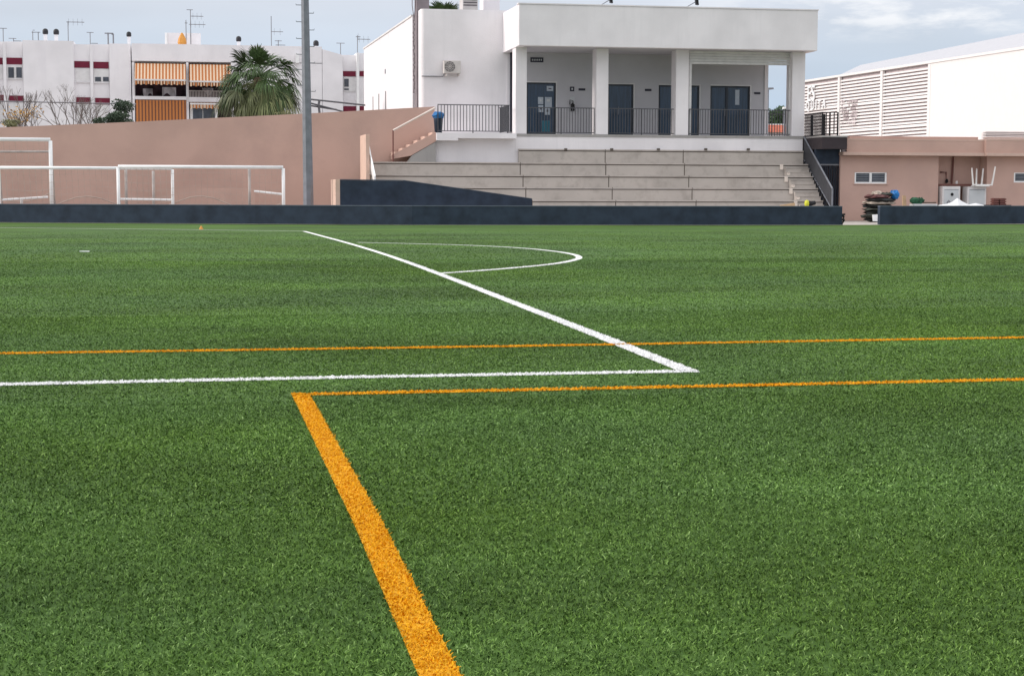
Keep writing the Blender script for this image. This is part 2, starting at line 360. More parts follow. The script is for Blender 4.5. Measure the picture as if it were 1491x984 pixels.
def blades(name, pts, hgt, wid, lean, m, parent=None, **tags):
    """curled fibres, two quads each, at the given ground points"""
    n = len(pts)
    th = rng.uniform(0, 2*np.pi, n); ph = rng.uniform(0, 2*np.pi, n)
    h = hgt*rng.uniform(.6, 1.15, n); ln = lean*rng.uniform(.2, 1.2, n)*h
    wv = np.stack([np.cos(th), np.sin(th)], 1)*(wid*rng.uniform(.7, 1.3, n)/2)[:, None]
    lv = np.stack([np.cos(ph), np.sin(ph)], 1)
    V = np.zeros((n, 6, 3), np.float32)
    V[:, 0, :2] = pts-wv; V[:, 1, :2] = pts+wv
    mid = pts+lv*(ln*.35)[:, None]; tip = pts+lv*(ln*1.3)[:, None]
    V[:, 2, :2] = mid+wv; V[:, 3, :2] = mid-wv; V[:, 2:4, 2] = (h*.62)[:, None]
    V[:, 4, :2] = tip+wv*.6; V[:, 5, :2] = tip-wv*.6; V[:, 4:6, 2] = (h*rng.uniform(.75, 1.0, n))[:, None]
    V[:, :2, 2] = .001
    F = (np.arange(n)[:, None, None]*6+np.array([[0, 1, 2, 3], [3, 2, 4, 5]])[None]).reshape(-1)
    me = bpy.data.meshes.new(name); me.vertices.add(n*6); me.vertices.foreach_set('co', V.reshape(-1))
    me.loops.add(n*8); me.loops.foreach_set('vertex_index', F.astype(np.int32))
    me.polygons.add(n*2); me.polygons.foreach_set('loop_start', np.arange(0, n*8, 4, dtype=np.int32)); me.polygons.foreach_set('loop_total', np.full(n*2, 4, np.int32))
    me.update(calc_edges=True)
    r = np.repeat(rng.beta(1.6, 2.2, n).astype(np.float32), 2)
    a = me.attributes.new('rnd', 'FLOAT', 'FACE'); a.data.foreach_set('value', r)
    me.materials.append(M[m]); o = bpy.data.objects.new(name, me); C.objects.link(o)
    if parent: o.parent = parent
    for k, v in tags.items(): o[k] = v
    return o
bands = [(3.1, 6.5, 21000, .0115, .0033), (6.5, 10, 12000, .012, .0045), (10, 17, 5600, .011, .0055), (17, 30, 1700, .010, .009), (30, 52, 420, .009, .016)]
cL = (ray(0, 700).x/ray(0, 700).y, ray(1491, 700).x/ray(1491, 700).y)
for k, (y0, y1, dn, hh, ww) in enumerate(bands):
    xa, xb = cL[0]*y1-1.2, cL[1]*y1+1.2
    n = int((xb-xa)*(y1-y0)*dn); p = np.stack([rng.uniform(xa, xb, n), rng.uniform(y0, y1, n)], 1)
    keep = (p[:, 0] > cL[0]*p[:, 1]-1.2) & (p[:, 0] < cL[1]*p[:, 1]+1.2); p = p[keep]
    # irregular tufting: thin some places out
    s = .5+.5*np.sin(p[:, 0]*37+np.sin(p[:, 1]*23)*2)*np.sin(p[:, 1]*41+np.sin(p[:, 0]*29)*2)
    p = p[rng.random(len(p)) < .5+.5*s]
    if k == 4: p = p[rng.random(len(p)) < np.clip((53-p[:, 1])/20, 0, 1)]
    p = p[~online(p, .001)]
    blades('artificial_grass', p, hh, ww, 1.0, 'blade', kind='stuff')
for nm, P, wd, c, _ in LINES:
    D = dense(P, .4)
    o = strip(D, wd, .004).build(nm, 'ows' if c == 'o' else 'wws', kind='structure')
    pp = []
    for a, b in zip(D[:-1], D[1:]):
        m_ = (a+b)/2
        if m_.y < 3 or m_.y > 30 or m_.x < cL[0]*m_.y-1.5 or m_.x > cL[1]*m_.y+1.5: continue
        dn = 20000 if m_.y < 6.5 else 14000 if m_.y < 10 else 9000 if m_.y < 17 else 3000
        ln = (b-a).length; n = int(ln*wd*dn); t = rng.random(n); s = rng.uniform(-.5, .5, n)*wd
        d = (b-a)/ln; pp.append(np.stack([a.x+d.x*ln*t-d.y*s, a.y+d.y*ln*t+d.x*s], 1))
    if pp:
        pp = np.concatenate(pp); far = pp[:, 1] > 10
        if (~far).sum(): blades('line_fibre', pp[~far], .0145, .0042, .8, 'owf' if c == 'o' else 'wwf', parent=o, kind='stuff')
        if far.sum(): blades('line_fibre', pp[far], .015, .008, .8, 'owf' if c == 'o' else 'wwf', parent=o, kind='stuff')
# litter on the turf
p = gnd(293, 334); m = MB(); m.lathe(p, [(.07, 0), (.06, .02), (.035, .07), (.015, .11)], 10)
m.build('marker_cone', 'orange', label='small dull orange cone on the thin far white line near the left barrier', category='cone')
p = gnd(123, 367); m = MB(); m.quadbox([tuple(p+(Vector(q)-p)*.55) if 0 else q for q in [(p.x-.16, p.y-.03, .012), (p.x+.16, p.y-.05, .01), (p.x+.17, p.y+.05, .012), (p.x-.12, p.y+.06, .014), (p.x-.15, p.y-.03, .045), (p.x+.14, p.y-.04, .03), (p.x+.15, p.y+.04, .035), (p.x-.11, p.y+.05, .04)]])
m.v = [(p.x+(v[0]-p.x)*.6, p.y+(v[1]-p.y)*.6, v[2]*.6) for v in m.v]
m.build('paper_scrap', 'sheet', label='pale paper scrap lying alone on the turf far left', category='litter')

# ------------------------------------------------------------------ navy padded barriers
def barrier(P, hz, label, th=.22):
    root = thing('padded_barrier', label, 'barrier', P[0], 'navy barriers along the touchline')
    def ribbon(z0, z1, off, t, P=P):
        m = MB(); n = len(P); base = 0
        for i, p in enumerate(P):
            y = p.y-off; hz_ = hz(i) if callable(hz) else hz
            a, b = (z0 if z0 < .3 else hz_+z0-1), (hz_+z1-1)
            m.v += [(p.x, y, a), (p.x, y+t, a), (p.x, y+t, b), (p.x, y, b)]
        for i in range(n-1):
            a, b = 4*i, 4*i+4
            m.f += [(a, b, b+3, a+3), (a+3, b+3, b+2, a+2), (a+2, b+2, b+1, a+1), (a+1, b+1, b, a)]
        m.f += [(0, 3, 2, 1), (4*n-4, 4*n-3, 4*n-2, 4*n-1)]
        return m
    ribbon(.012, 1, 0, th).build('padding', 'navy', root)
    ribbon(1.0, 1.035, .012, th+.024).build('top_cap', 'navycap', root)
    ribbon(.0, .0, 0, .1)
    return root
hB = Z(300.8, BL[3].y, 700)
barrier([p for a, b in zip(BL[:-1], BL[1:]) for p in [a.lerp(b, t/4) for t in range(4)]]+[BL[-1]], hB, 'long low navy padded barrier running from the left edge to the gap by the stairs')
hR = Z(301.2, BR[0].y, 1281)
barrier([p for a, b in zip(BR[:-1], BR[1:]) for p in [a.lerp(b, t/4) for t in range(4)]]+[BR[-1]], hR, 'shorter navy padded barrier on the right of the gap in front of the pink outbuilding')
# latch on the end of the long barrier
e = BL[-1]; x0 = X(1224, e.y); Yb = e.y
m = MB(); m.box(e.x, e.x+.14, Yb+.05, Yb+.12, .36, .42).tube([(e.x+.03, Yb+.1, .38), (e.x+.10, Yb+.1, .30), (e.x+.11, Yb+.1, .17), (e.x+.02, Yb+.1, .03)], .045, 8).lathe((e.x+.08, Yb+.08, .2), [(.03, -.05), (.06, 0), (.03, .05)], 8)
m.build('gate_latch', 'black', label='black hooked latch at the free end of the long navy barrier', category='latch')

# tall navy ramp wall
Y = 61.4; zt = Z(262, Y, 495)
root = thing('ramp_wall', 'dark navy wall with sloping top standing behind the long barrier in front of the stand', 'wall', (X(495, Y), Y, 0))
m = MB(); m.prism([(X(495, Y), 0), (X(775, Y), 0), (X(775, Y), Z(290, Y, 775)), (X(588, Y), Z(263.5, Y, 588)), (X(495, Y), Z(262, Y, 495))], Y, Y+.2); m.build('front_panel', 'navy', root)
m = MB(); m.prism([(X(495, Y), Z(261.8, Y, 495)), (X(588, Y), Z(263.3, Y, 588)), (X(775, Y), Z(289.8, Y, 775)), (X(775, Y), Z(289, Y, 775)), (X(588, Y), Z(262.3, Y, 588)), (X(495, Y), Z(260.9, Y, 495))], Y-.01, Y+.22); m.build('coping', 'navycap', root)
m = MB(); m.box(X(495, Y)-.16, X(495, Y)-.004, Y, Y+2.2, 0, zt+.02); m.build('return_wall', 'peach', root)

# ------------------------------------------------------------------ pink retaining wall, left
Y = 70.2
pts = [(-24, Z(192, Y, -300)), (X(0, Y), Z(186, Y, 0)), (X(200, Y), Z(177.5, Y, 200)), (X(440, Y), Z(166, Y, 440)), (X(633, Y), Z(155.5, Y, 633))]
m = MB(); m.prism([(-24, 0), (X(633, Y), 0)]+pts[::-1], Y, Y+.25)
m.build('retaining_wall', 'pink', label='tall pink rendered retaining wall with rising top behind the goals', category='wall')
# side wall of the stand with its white sloping hand board
xw = X(533, 66.0)
m = MB(); m.box(xw, xw+.14, 66.0, 68.4, 0, Z(195.5, 66.0, 533)); m.build('stand_side_wall', 'peach', label='narrow peach end wall at the left end of the stand', category='wall')
xw2 = xw+.18
m = MB(); m.prismx([(64.6, Z(262, 64.6, 541)), (64.6, Z(256, 64.6, 541)), (66.2, Z(226, 66.2, 536)), (67.8, Z(196, 67.8, 531)), (67.8, Z(204, 67.8, 531)), (66.2, Z(240, 66.2, 536)), (65.2, Z(262, 65.2, 540)), (65.2, 0), (64.6, 0)], xw2, xw2+.05)
m.build('hand_board', 'goalw', label='white sloping board rising beside the narrow peach wall', category='handrail')

# ------------------------------------------------------------------ grandstand
xr = X(1168, 68.9); xl0 = X(546, 66)
tiers = [(68.80, Z(218.3, 68.8, 950)), (68.20, Z(237.6, 68.2, 900)), (67.60, Z(255.6, 67.6, 900)), (67.00, Z(273.2, 67, 900)), (66.40, Z(291.6, 66.4, 900)), (65.80, .30)]
root = thing('grandstand', 'stepped concrete grandstand with five long bench tiers below the white clubhouse', 'grandstand', ((xl0+xr)/2, 66, 0))
xl5 = X(755, 68.8)
for i, (Y, z) in enumerate(tiers):
    x0 = xl5 if i == 0 else xl0
    zb = tiers[i+1][1] if i < 5 else 0
    t = MB(); t.box(x0, xr, Y, 68.97 if i == 0 else 70.1, zb-.02 if i else tiers[1][1]+.002, z-.055)
    # nose slab overhanging the riser
    t.box(x0, xr, Y-.035, 68.97 if i == 0 else tiers[i-1][0]-.002, z-.053, z)
    o = t.build('tier', 'conc', root, bevel=0)
    for u in ((755, 757.5, 761.6, 765.7, 775, 780), (881, 882, 886.4, 891.6, 896.8, 902), (994.5, 996.5, 1003, 1008, 1014, 1020), ):
        if i == 0 and u[0] < 760: continue
        xx = X(u[i], Y); j = MB(); j.box(xx-.018, xx+.018, Y-.004, Y+.05, zb+.01, z-.06)
        j.box(xx-.012, xx+.012, Y-.039, Y+.1, z-.05, z+.003); j.build('joint', 'joint', o)
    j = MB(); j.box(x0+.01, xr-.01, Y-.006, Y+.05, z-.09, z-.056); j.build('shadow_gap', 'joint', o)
# aisle half steps on the right
ax0 = X(1141.5, 68.2)
for i in range(1, 6):
    Y, z = tiers[i]; zb = tiers[i+1][1] if i < 5 else 0
    for k in (1, 2):
        zz = zb+(z-zb)*k/3; yy = Y-.40+.2*(k-1)
        m = MB(); m.box(ax0, xr-.02, yy, Y-.04, zb+.001 if k == 1 else zb+(z-zb)/3+.001, zz-.025).box(ax0-.004, xr-.02, yy-.02, Y-.041, zz-.024, zz)
        m.build('aisle_step', 'conc', root)
    MB().box(ax0-.20, ax0-.05, Y-.043, Y-.036, z-.24, z-.02).build('paint_patch', 'cream', root)
    q = MB(); q.disc((ax0+.06, Y-.408, z-.40), .075, .007)
    q.build('paint_patch', 'cream', root)
# small vents where the stand meets the clubhouse
for u in (824, 891, 959, 1028, 1090):
    p = at(u, 217.5, 68.72); MB().box(p.x-.06, p.x+.06, 68.72, 68.80, p.z-.05, p.z+.04).build('drain_spout', 'joint', root)
# items left on the stand
p = at(1147, 300, 65.6)
m = MB(); m.quadbox([(p.x-.32, 65.55, .302), (p.x+.25, 65.45, .302), (p.x+.27, 65.6, .302), (p.x-.30, 65.7, .302), (p.x-.32, 65.55, .66), (p.x+.25, 65.45, .76), (p.x+.27, 65.6, .76), (p.x-.30, 65.7, .66)])
m.build('wood_board', 'wood', label='short bare wooden board propped on the lowest step behind the barrier', category='board')
zz = tiers[5][1]; pz = Z(296, 65.4, 1178)
r_ = thing('sports_bag', 'black bag with a yellow green end lying at the foot of the aisle steps', 'bag', (X(1180, 65.2), 65.2, 0))
m = MB(); c0 = (X(1176, 65.2), 65.2, Z(296.5, 65.2, 1176)); c1 = (X(1188, 65.2), 65.25, Z(295.5, 65.2, 1188))
m.tube([c0, ((c0[0]+c1[0])/2, 65.22, c0[2]), c1], .12, 10, .08); m.build('bag_body', 'black', r_, smooth=True)
m = MB(); m.lathe((c0[0]-.03, 65.15, c0[2]), [(.02, -.13), (.08, -.11), (.10, 0), (.08, .11), (.02, .14)], 12); m.build('bag_end', 'yel', r_, smooth=True)
MB().box(c0[0]-.1, c1[0]+.1, 65.1, 65.4, 0, c0[2]-.13).build('low_block', 'conc2', label='low grey concrete block carrying the black and yellow bag', category='block')

# ------------------------------------------------------------------ clubhouse
YF, YC, YW = 68.0, 68.9, 71.7
club = thing('clubhouse', 'white flat roofed clubhouse with deep fascia and columned porch above the stand', 'building', ((X(755, YC)+xr)/2, 70, 0))
xFl, xFr = X(755, YF), X(1187, YF); zFt, zFb = Z(11, YF, 970), Z(70.5, YF, 970)
MB().box(xFl, xFr, YF, YF+.30, zFb, zFt).build('fascia', 'white', club, bevel=.02)
MB().box(xFl, xFl+.3, YF+.302, 86, zFb, zFt).build('fascia_side', 'white', club)
MB().box(xFr-.3, xFr, YF+.302, 86, zFb, zFt).build('fascia_side', 'white', club)
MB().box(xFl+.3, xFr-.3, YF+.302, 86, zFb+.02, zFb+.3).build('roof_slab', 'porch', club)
MB().box(xFl-.03, xFr+.03, YF-.03, YF+.34, zFt, zFt+.05).build('roof_edge', 'white', club)
zfl = Z(196.8, YC, 950); zcol = zFb+.018
xCl = X(750, YC)
MB().box(xCl-.02, xr+.02, YC-.03, YC+4, zfl-.10, zfl).build('porch_floor', 'conc2', club)
MB().box(xCl, xl5+.1, YC+.012, YC+.3, tiers[1][1]-.05, tiers[0][1]-.103).build('base_wall', 'white', club)
MB().box(xCl, xr, YC, YC+.4, tiers[0][1]-.10, zfl-.102).build('base_wall', 'white', club)
MB().box(xr-.3, xr-.002, YC+.402, 86, -.05, zfl-.104).build('base_wall', 'white', club)
cols = [(750.4, 766.7), (867.5, 885), (983, 1001.5), (1151.5, 1170)]
for a, b in cols:
    MB().box(X(a, YC), X(b, YC), YC+.002, YC+.75, zfl+.001, zcol).build('column', 'white', club, bevel=.015)
# porch back wall around the door openings
xWl, xWr = X(745.5, YW), X(1111, YW)
zD = lambda v: Z(v, YW, 900)
doors = [(766, 809, 120.5), (884, 921.5, 123), (958, 1017, 124.5), (1033, 1090.5, 125.5)]
edges = [xWl]; segx = []
m = MB(); xs = xWl
for a, b, v in doors:
    m.box(xs, X(a, YW), YW, YW+.2, zfl, zcol); m.box(X(a, YW), X(b, YW), YW, YW+.2, Z(v, YW, (a+b)/2), zcol); xs = X(b, YW)
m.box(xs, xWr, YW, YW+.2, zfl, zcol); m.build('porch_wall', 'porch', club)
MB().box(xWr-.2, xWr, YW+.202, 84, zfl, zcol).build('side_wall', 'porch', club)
MB().box(xWr+.002, xWr+.16, YW-.05, YW+.12, zfl, zcol).build('corner_post', 'white', club)
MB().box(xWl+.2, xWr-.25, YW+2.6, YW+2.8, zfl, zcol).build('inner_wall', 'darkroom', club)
for k, (a, b, v) in enumerate(doors):
    x0, x1 = X(a, YW), X(b, YW); zt = Z(v, YW, (a+b)/2)
    d = MB(); t = .07
    d.box(x0, x1, YW+.05, YW+.13, zt-t, zt); d.box(x0, x0+t, YW+.05, YW+.13, zfl+.005, zt-t-.001); d.box(x1-t, x1, YW+.05, YW+.13, zfl+.005, zt-t-.001)
    xm = (x0+x1)/2 if k != 3 else x0+(x1-x0)*.42
    d.box(x0+t+.001, x1-t-.001, YW+.05, YW+.13, zfl+.005, zfl+.12)
    if x1-x0 > 1.2 and k != 0: d.box(xm-.05, xm+.05, YW+.04, YW+.13, zfl+.121, zt-t-.001)
    do = d.build('door', 'door', club)
    MB().box(x0+t+.002, x1-t-.002, YW+.08, YW+.10, zfl+.121, zt-t-.002).build('glass_panel', 'glass', do)
    if k: MB().tube([(xm-.09, YW-.0, zfl+.95), (xm-.09, YW-.0, zfl+1.3)], .014, 6).build('handle', 'steel', do)
    fr = MB(); fr.box(x1+.001, x1+.05, YW-.012, YW+.02, zfl+.003, zt+.05).box(x0-.001, x1, YW-.012, YW+.02, zt+.001, zt+.05); fr.build('door_trim', 'shut', do)
    if k == 0:
        for (p0, q0, p1, q1) in ((795.5, 125.6, 805, 133), (783, 141.7, 790.6, 152), (793, 141.7, 803, 156.5), (783.5, 153.4, 790.6, 163.6), (793, 156.9, 800.5, 167.5)):
            pa = MB(); pa.pbox(p0, q0, p1, q1, YW+.060, .004); po = pa.build('notice', 'paper', do)
            k_ = MB(); k_.pbox(p0+2.6, q0+3, p1-2.6, min(q1-3, q0+6.5), YW+.055, .003); k_.build('print', 'ink' if q0 < 130 or q0 > 153 else 'cabp', po)
        MB().pbox(788, 176, 800, 192, YW+.074, .004).build('lower_sticker', 'teal', do)
    if k == 3: MB().pbox(1069, 131, 1075, 153, YW+.072, .004).build('notice', 'paper', do)
# roller shutter in the right bay
xs0, xs1 = X(1001.7, YC+.3), X(1150, YC+.3)
m = MB(); zs0 = Z(94.5, YC+.3, 1080)
n = 5
for i in range(n):
    za = zs0+(zcol-zs0)*i/n; zb_ = zs0+(zcol-zs0)*(i+1)/n; m.box(xs0+.003, xs1-.003, YC+.3+.012*(i % 2), YC+.38, za, zb_-.012)
m.build('roller_shutter', 'shut', club)
for u in (1148, 1003.5): MB().box(X(u, YC+.3)-.05, X(u, YC+.3)+.05, YC+.27, YC+.4, zfl+.002, zs0-.002).build('shutter_guide', 'shut', club)
# wall signs and extinguisher (things hung on the wall)
def plate(u0, v0, u1, v1, Yp, name, m_, label, marks):
    r = thing(name, label, 'sign', (X((u0+u1)/2, Yp), Yp, Z((v0+v1)/2, Yp, u0)))
    MB().pbox(u0, v0, u1, v1, Yp-.02, .018).build('panel', m_, r)
    q = MB()
    for (a, b, c, d) in marks: q.pbox(a, b, c, d, Yp-.024, .003)
    if marks: q.build('marking', 'cabp', r)
plate(771.8, 84, 790.5, 91, YW, 'wall_sign', 'ink', 'dark rectangular sign high on the porch wall above the leftmost door', [(774+2.6*i, 86.3, 775.3+2.6*i, 88.8) for i in range(6)])
plate(829.3, 126.6, 835.5, 133.2, YW, 'wall_sign', 'ink', 'small square dark sign with pale centre above the fire extinguisher', [(831.4, 128.4, 833.6, 131.2)])
plate(841.8, 129, 851.5, 132.2, YW, 'wall_sign', 'ink', 'thin dark name plate right of the small square sign', [])
plate(938, 129.8, 947.5, 133, YW, 'wall_sign', 'ink', 'thin dark name plate between the second and third porch columns', [])
plate(1096.5, 134.5, 1105.5, 137.5, YW, 'wall_sign', 'ink', 'thin dark name plate right of the wide double door', [])
fx = thing('fire_extinguisher', 'dark fire extinguisher hung on the porch wall right of the door with notices', 'fire extinguisher', (X(832, YW), YW-.1, Z(162, YW)))
h0 = Z(162, YW, 832); h1 = Z(151, YW, 832)
MB().lathe((X(832.5, YW), YW-.10, h0), [(.07, 0), (.085, .03), (.085, h1-h0-.05), (.04, h1-h0)], 12).build('cylinder', 'black', fx, smooth=True)
MB().tube([(X(832.5, YW), YW-.1, h1), (X(832.5, YW)+.02, YW-.1, h1+.1), (X(832.5, YW)-.12, YW-.1, h1+.14), (X(832.5, YW)-.13, YW-.1, h1-.05)], .02, 6).build('hose', 'black', fx)
MB().box(X(832.5, YW)-.09, X(832.5, YW)+.1, YW-.03, YW-.003, h1+.08, h1+.28).build('backing_plate', 'cabp', fx)

def railing(name, x0, x1, Yr, zb, zt, sp, r, m_, label, group='porch railings', posts=0.02):
    o = thing(name, label, 'railing', ((x0+x1)/2, Yr, zb), group)
    MB().box(x0, x1, Yr-.02, Yr+.02, zt-.035, zt).build('top_rail', m_, o)
    MB().box(x0, x1, Yr-.015, Yr+.015, zb+.06, zb+.09).build('bottom_rail', m_, o)
    n = max(2, int((x1-x0)/sp)); b = MB()
    for i in range(n+1):
        x = x0+.02+(x1-x0-.04)*i/n; b.box(x-r, x+r, Yr-r, Yr+r, zb+.091, zt-.036)
    b.build('balusters', m_, o)
    for x in (x0+.02, (x0+x1)/2, x1-.02): MB().box(x-posts, x+posts, Yr+.021, Yr+.05, zb-.0, zt-.04).build('post', m_, o)
    return o
zr = Z(156.5, YC, 840)
railing('porch_railing', X(767.5, YC+.3), X(866, YC+.3), YC+.3, zfl, zr, .118, .011, 'rail', 'grey bar railing in the left porch bay below the fire extinguisher')
railing('porch_railing', X(885.5, YC+.3), X(981.5, YC+.3), YC+.3, zfl, zr, .118, .011, 'rail', 'grey bar railing in the middle porch bay')
railing('porch_railing', X(1002, YC+.2), X(1150.5, YC+.2), YC+.2, zfl, zr, .118, .011, 'rail', 'grey bar railing in the right porch bay below the roller shutter')
# rear railing of the open corner
railing('porch_railing', xWr+.2, X(1150, YW+2), YW+2, zfl, zr+.05, .118, .012, 'rail', 'grey bar railing at the back of the open porch corner')
# box floodlights on the roof
for u, v, lb in ((889, 5.5, 'small black floodlight on the roof edge left of the middle'), (1014, 10, 'small black floodlight on the roof edge right of the middle')):
    p = at(u, v, YF+.1); f = thing('roof_floodlight', lb, 'floodlight', (p.x, p.y, zFt+.05), 'floodlights on the clubhouse roof')
    MB().tube([(p.x-.35, p.y+.25, zFt+.06), (p.x-.05, p.y, zFt+.25)], .018, 5).build('arm', 'steel', f)
    MB().quadbox([(p.x-.03, p.y-.10, zFt+.14), (p.x+.08, p.y-.10, zFt+.12), (p.x+.09, p.y+.1, zFt+.12), (p.x-.02, p.y+.1, zFt+.14), (p.x-.06, p.y-.10, zFt+.34), (p.x+.05, p.y-.10, zFt+.36), (p.x+.06, p.y+.1, zFt+.36), (p.x-.05, p.y+.1, zFt+.34)]).build('lamp_head', 'black', f)

# white wing with the air conditioner
wing = thing('clubhouse_wing', 'plain white block of the clubhouse left of the porch carrying the air conditioner', 'building', (X(680, YW), YW, 0))
xg0, xg1 = X(613.5, YW), X(745, YW); zwt = Z(14.5, YW, 680)
m = MB()   # rounded left corner
R_ = .16; pr = [(xg1, YW+.001)]+[(xg0+R_-R_*math.sin(a), YW+R_-R_*math.cos(a)) for a in [i*math.pi/12 for i in range(7)]]+[(xg0, YW+.9), (xg1, YW+.9)]
b0 = len(m.v); n = len(pr); m.v += [(x, y, -.05) for x, y in pr]+[(x, y, zwt) for x, y in pr]
m.f.append(tuple(range(n, 2*n))); m.f += [(i, (i+1) % n, n+(i+1) % n, n+i) for i in range(n)]
m.build('wall', 'white', wing)
MB().box(xg1+.001, xWl-.001, YW+.05, YW+.3, 0, zcol).build('corner_trim', 'porch', wing) if xWl-.001 > xg1+.001 else None
MB().box(xg0+.5, xFl-.1, YW+.902, YW+13, zwt-.5, zwt-.15).build('roof', 'roofw', wing)
MB().box(X(738, YW-.06), X(744.5, YW-.06), YW-.06, YW-.002, Z(192, YW, 740), Z(80, YW, 740)).build('downpipe_panel', 'white', wing)
MB().tube([(X(743.6, YW-.1), YW-.1, Z(192, YW, 740)), (X(743.6, YW-.1), YW-.1, Z(77, YW, 740))], .045, 8).build('downpipe', 'ink', wing)
p = at(715, 8, 76); MB().box(X(703.5, 76), X(727, 76), 76, 77, zwt-.5, Z(-14, 76, 715)).build('chimney', 'white', wing)
# mauve pillar + lit hall behind
pil = thing('mauve_pillar', 'tall mauve grey pillar rising behind the rounded corner of the white wing', 'pillar', (X(616, 72.8), 72.9, 0))
MB().box(X(607.5, 72.7), X(625.3, 72.7), 72.7, 73.5, 0, Z(-40, 72.7, 616)).build('shaft', 'mauve', pil)
m = MB(); xq = X(603.8, 72.9)
for dx in (-.06, .05): m.tube([(xq+dx+.0, 73.0, Z(-40, 73, 604)), (xq+dx*1.3, 73.0, Z(8, 73, 604)), (xq+dx*.3, 73.0, Z(24, 73, 604)), (xq, 73, Z(30, 73, 604))], .018, 5)
zq = Z(30, 73, 604); zend = Z(138, 73, 604)
P = []
while zq > zend: P.append((xq+random.uniform(-.025, .025), 73, zq)); zq -= .09
m.tube(P, .028, 5)
for q in P[::2]: m.box(q[0]-.035, q[0]+.03, 72.96, 73.03, q[2]-.02, q[2]+.02)
m.build('cable_run', 'mauve', pil)
hall = thing('white_hall', 'long sunlit white hall wall with narrow slit windows running back behind the pillar', 'building', (X(600, 74), 80, 0))
xh = X(601, 74.0)
yf = 74.0; yb = yf
while at(530, 72, yb).x < xh: yb += .2
yh = lambda u: (lambda a: a)(next(y for y in np.arange(74, 110, .05) if at(u, 100, y).x >= xh-1e-6))
zt0, zt1 = at(600.5, 24, yh(601)).z, at(530, 72, yb).z
m = MB(); m.prismx([(74, 0), (yb, 0), (yb, zt1), (74, zt0)], xh, xh+.3); m.build('wall', 'white', hall)
m = MB(); m.prismx([(74, zt0+.001), (yb+.05, zt1+.001), (yb+.05, zt1+.07), (74, zt0+.07)], xh-.05, xh+.35); m.build('coping', 'shut', hall)
for u, v0, v1 in ((543.2, 141, 172), (551.7, 137, 172), (561.7, 133, 172)):
    y = yh(u); MB().box(xh-.02, xh+.02, y-.12, y+.12, Z(v1, y, u), at(u, v0, y).z).build('slit_window', 'shut' if 0 else 'grill', hall)
y = yh(561.5); MB().box(xh-.03, xh+.01, y-.12, y+.12, at(561, 107.5, y).z, at(561, 101, y).z).build('vent', 'steel', hall)
MB().box(xh+.3, X(640, 90), yb-.3, yb, 0, zt1-.1).build('end_wall', 'white', hall)

# air conditioner
ac = thing('air_conditioner', 'aged white outdoor air conditioner unit on the plain wing wall', 'air conditioner', (X(657, YW), YW-.2, Z(108, YW)))
MB().pbox(646.5, 88.3, 671, 107.2, YW-.42, .34).build('casing', 'acw', ac, bevel=.02)
c = at(655, 97.3, YW-.43); MB().disc((c.x, YW-.432, c.z), .23, .01).build('fan_grille', 'grill', ac)
m = MB()
for i in range(10):
    a = i*math.pi/5; m.tube([(c.x, YW-.44, c.z), (c.x+.22*math.cos(a), YW-.44, c.z+.22*math.sin(a))], .007, 4)
for r in (.09, .16, .225): m.tube([(c.x+r*math.cos(a), YW-.44, c.z+r*math.sin(a)) for a in [k*math.pi/10 for k in range(21)]], .007, 4)
m.build('grille_rings', 'acw', ac)
m = MB()
for u in (650, 668): xx = X(u, YW-.3); m.box(xx-.02, xx+.02, YW-.45, YW-.01, Z(110, YW-.4, u)-.02, Z(107.8, YW-.4, u))
m.build('bracket', 'acw', ac)
m = MB(); zc = Z(111.5, YW, 630); m.tube([(X(647, YW), YW-.1, Z(108, YW)), (X(645, YW), YW-.04, zc), (X(617, YW), YW-.04, zc), (xg0+.02, YW-.03, zc)], .022, 6); m.build('pipe', 'steeldark', ac)

# terrace with stairs
YT = 68.35
ter = thing('terrace', 'white terrace slab with stairs climbing to it between the pink wall and the porch', 'terrace', (X(690, YT), YT, 0))
xt0, xt1 = X(636, YT), X(752, YT); ztt, ztb = Z(193.8, YT, 690), Z(201.5, YT, 690)
xt1 = min(xt1, xCl-.03)
MB().box(xt0, xt1, YT, YW-.002, ztb, ztt).build('slab', 'white', ter)
MB().box(xt0, X(667, YT), YT+.002, YT+.4, Z(204.6, YT, 650), ztb-.001).build('slab_beam', 'white', ter)
MB().box(X(634, YC), xCl-.004, YC+.01, YC+.3, tiers[1][1]-.05, ztb-.002).build('wall', 'white', ter)
YS = 68.6; nst = 6; xs_ = [575, 586, 597, 608, 619, 630]; vs_ = [226.5, 221, 215.5, 209.5, 203.5, 198]
st = MB(); 
for i in range(6):
    xa = X(xs_[i], YS); xb = X(xs_[i+1], YS) if i < 5 else xt0-.002
    z1 = Z(vs_[i]-5.5, YS, xs_[i]); st.box(xa, xb, YS+.1, 70.15, Z(vs_[i]+.5, YS, xs_[i]), z1)
st.build('steps', 'pinkl', ter)
m = MB(); m.prism([(X(570, YS), Z(232, YS, 570)), (X(598, YS), Z(227, YS, 597)), (xt0-.004, Z(206, YS, 635)), (xt0-.004, Z(193, YS, 635)), (X(570, YS), Z(226, YS, 570))], YS, YS+.098); m.build('stringer', 'pink', ter)
m = MB(); m.prism([(X(590, YS), tiers[1][1]-.1), (xt0-.002, tiers[1][1]-.1), (xt0-.002, Z(206.5, YS, 635)), (X(600, YS), Z(226.5, YS, 600))], YS+.02, YS+.2); m.build('under_wall', 'conc2', ter)
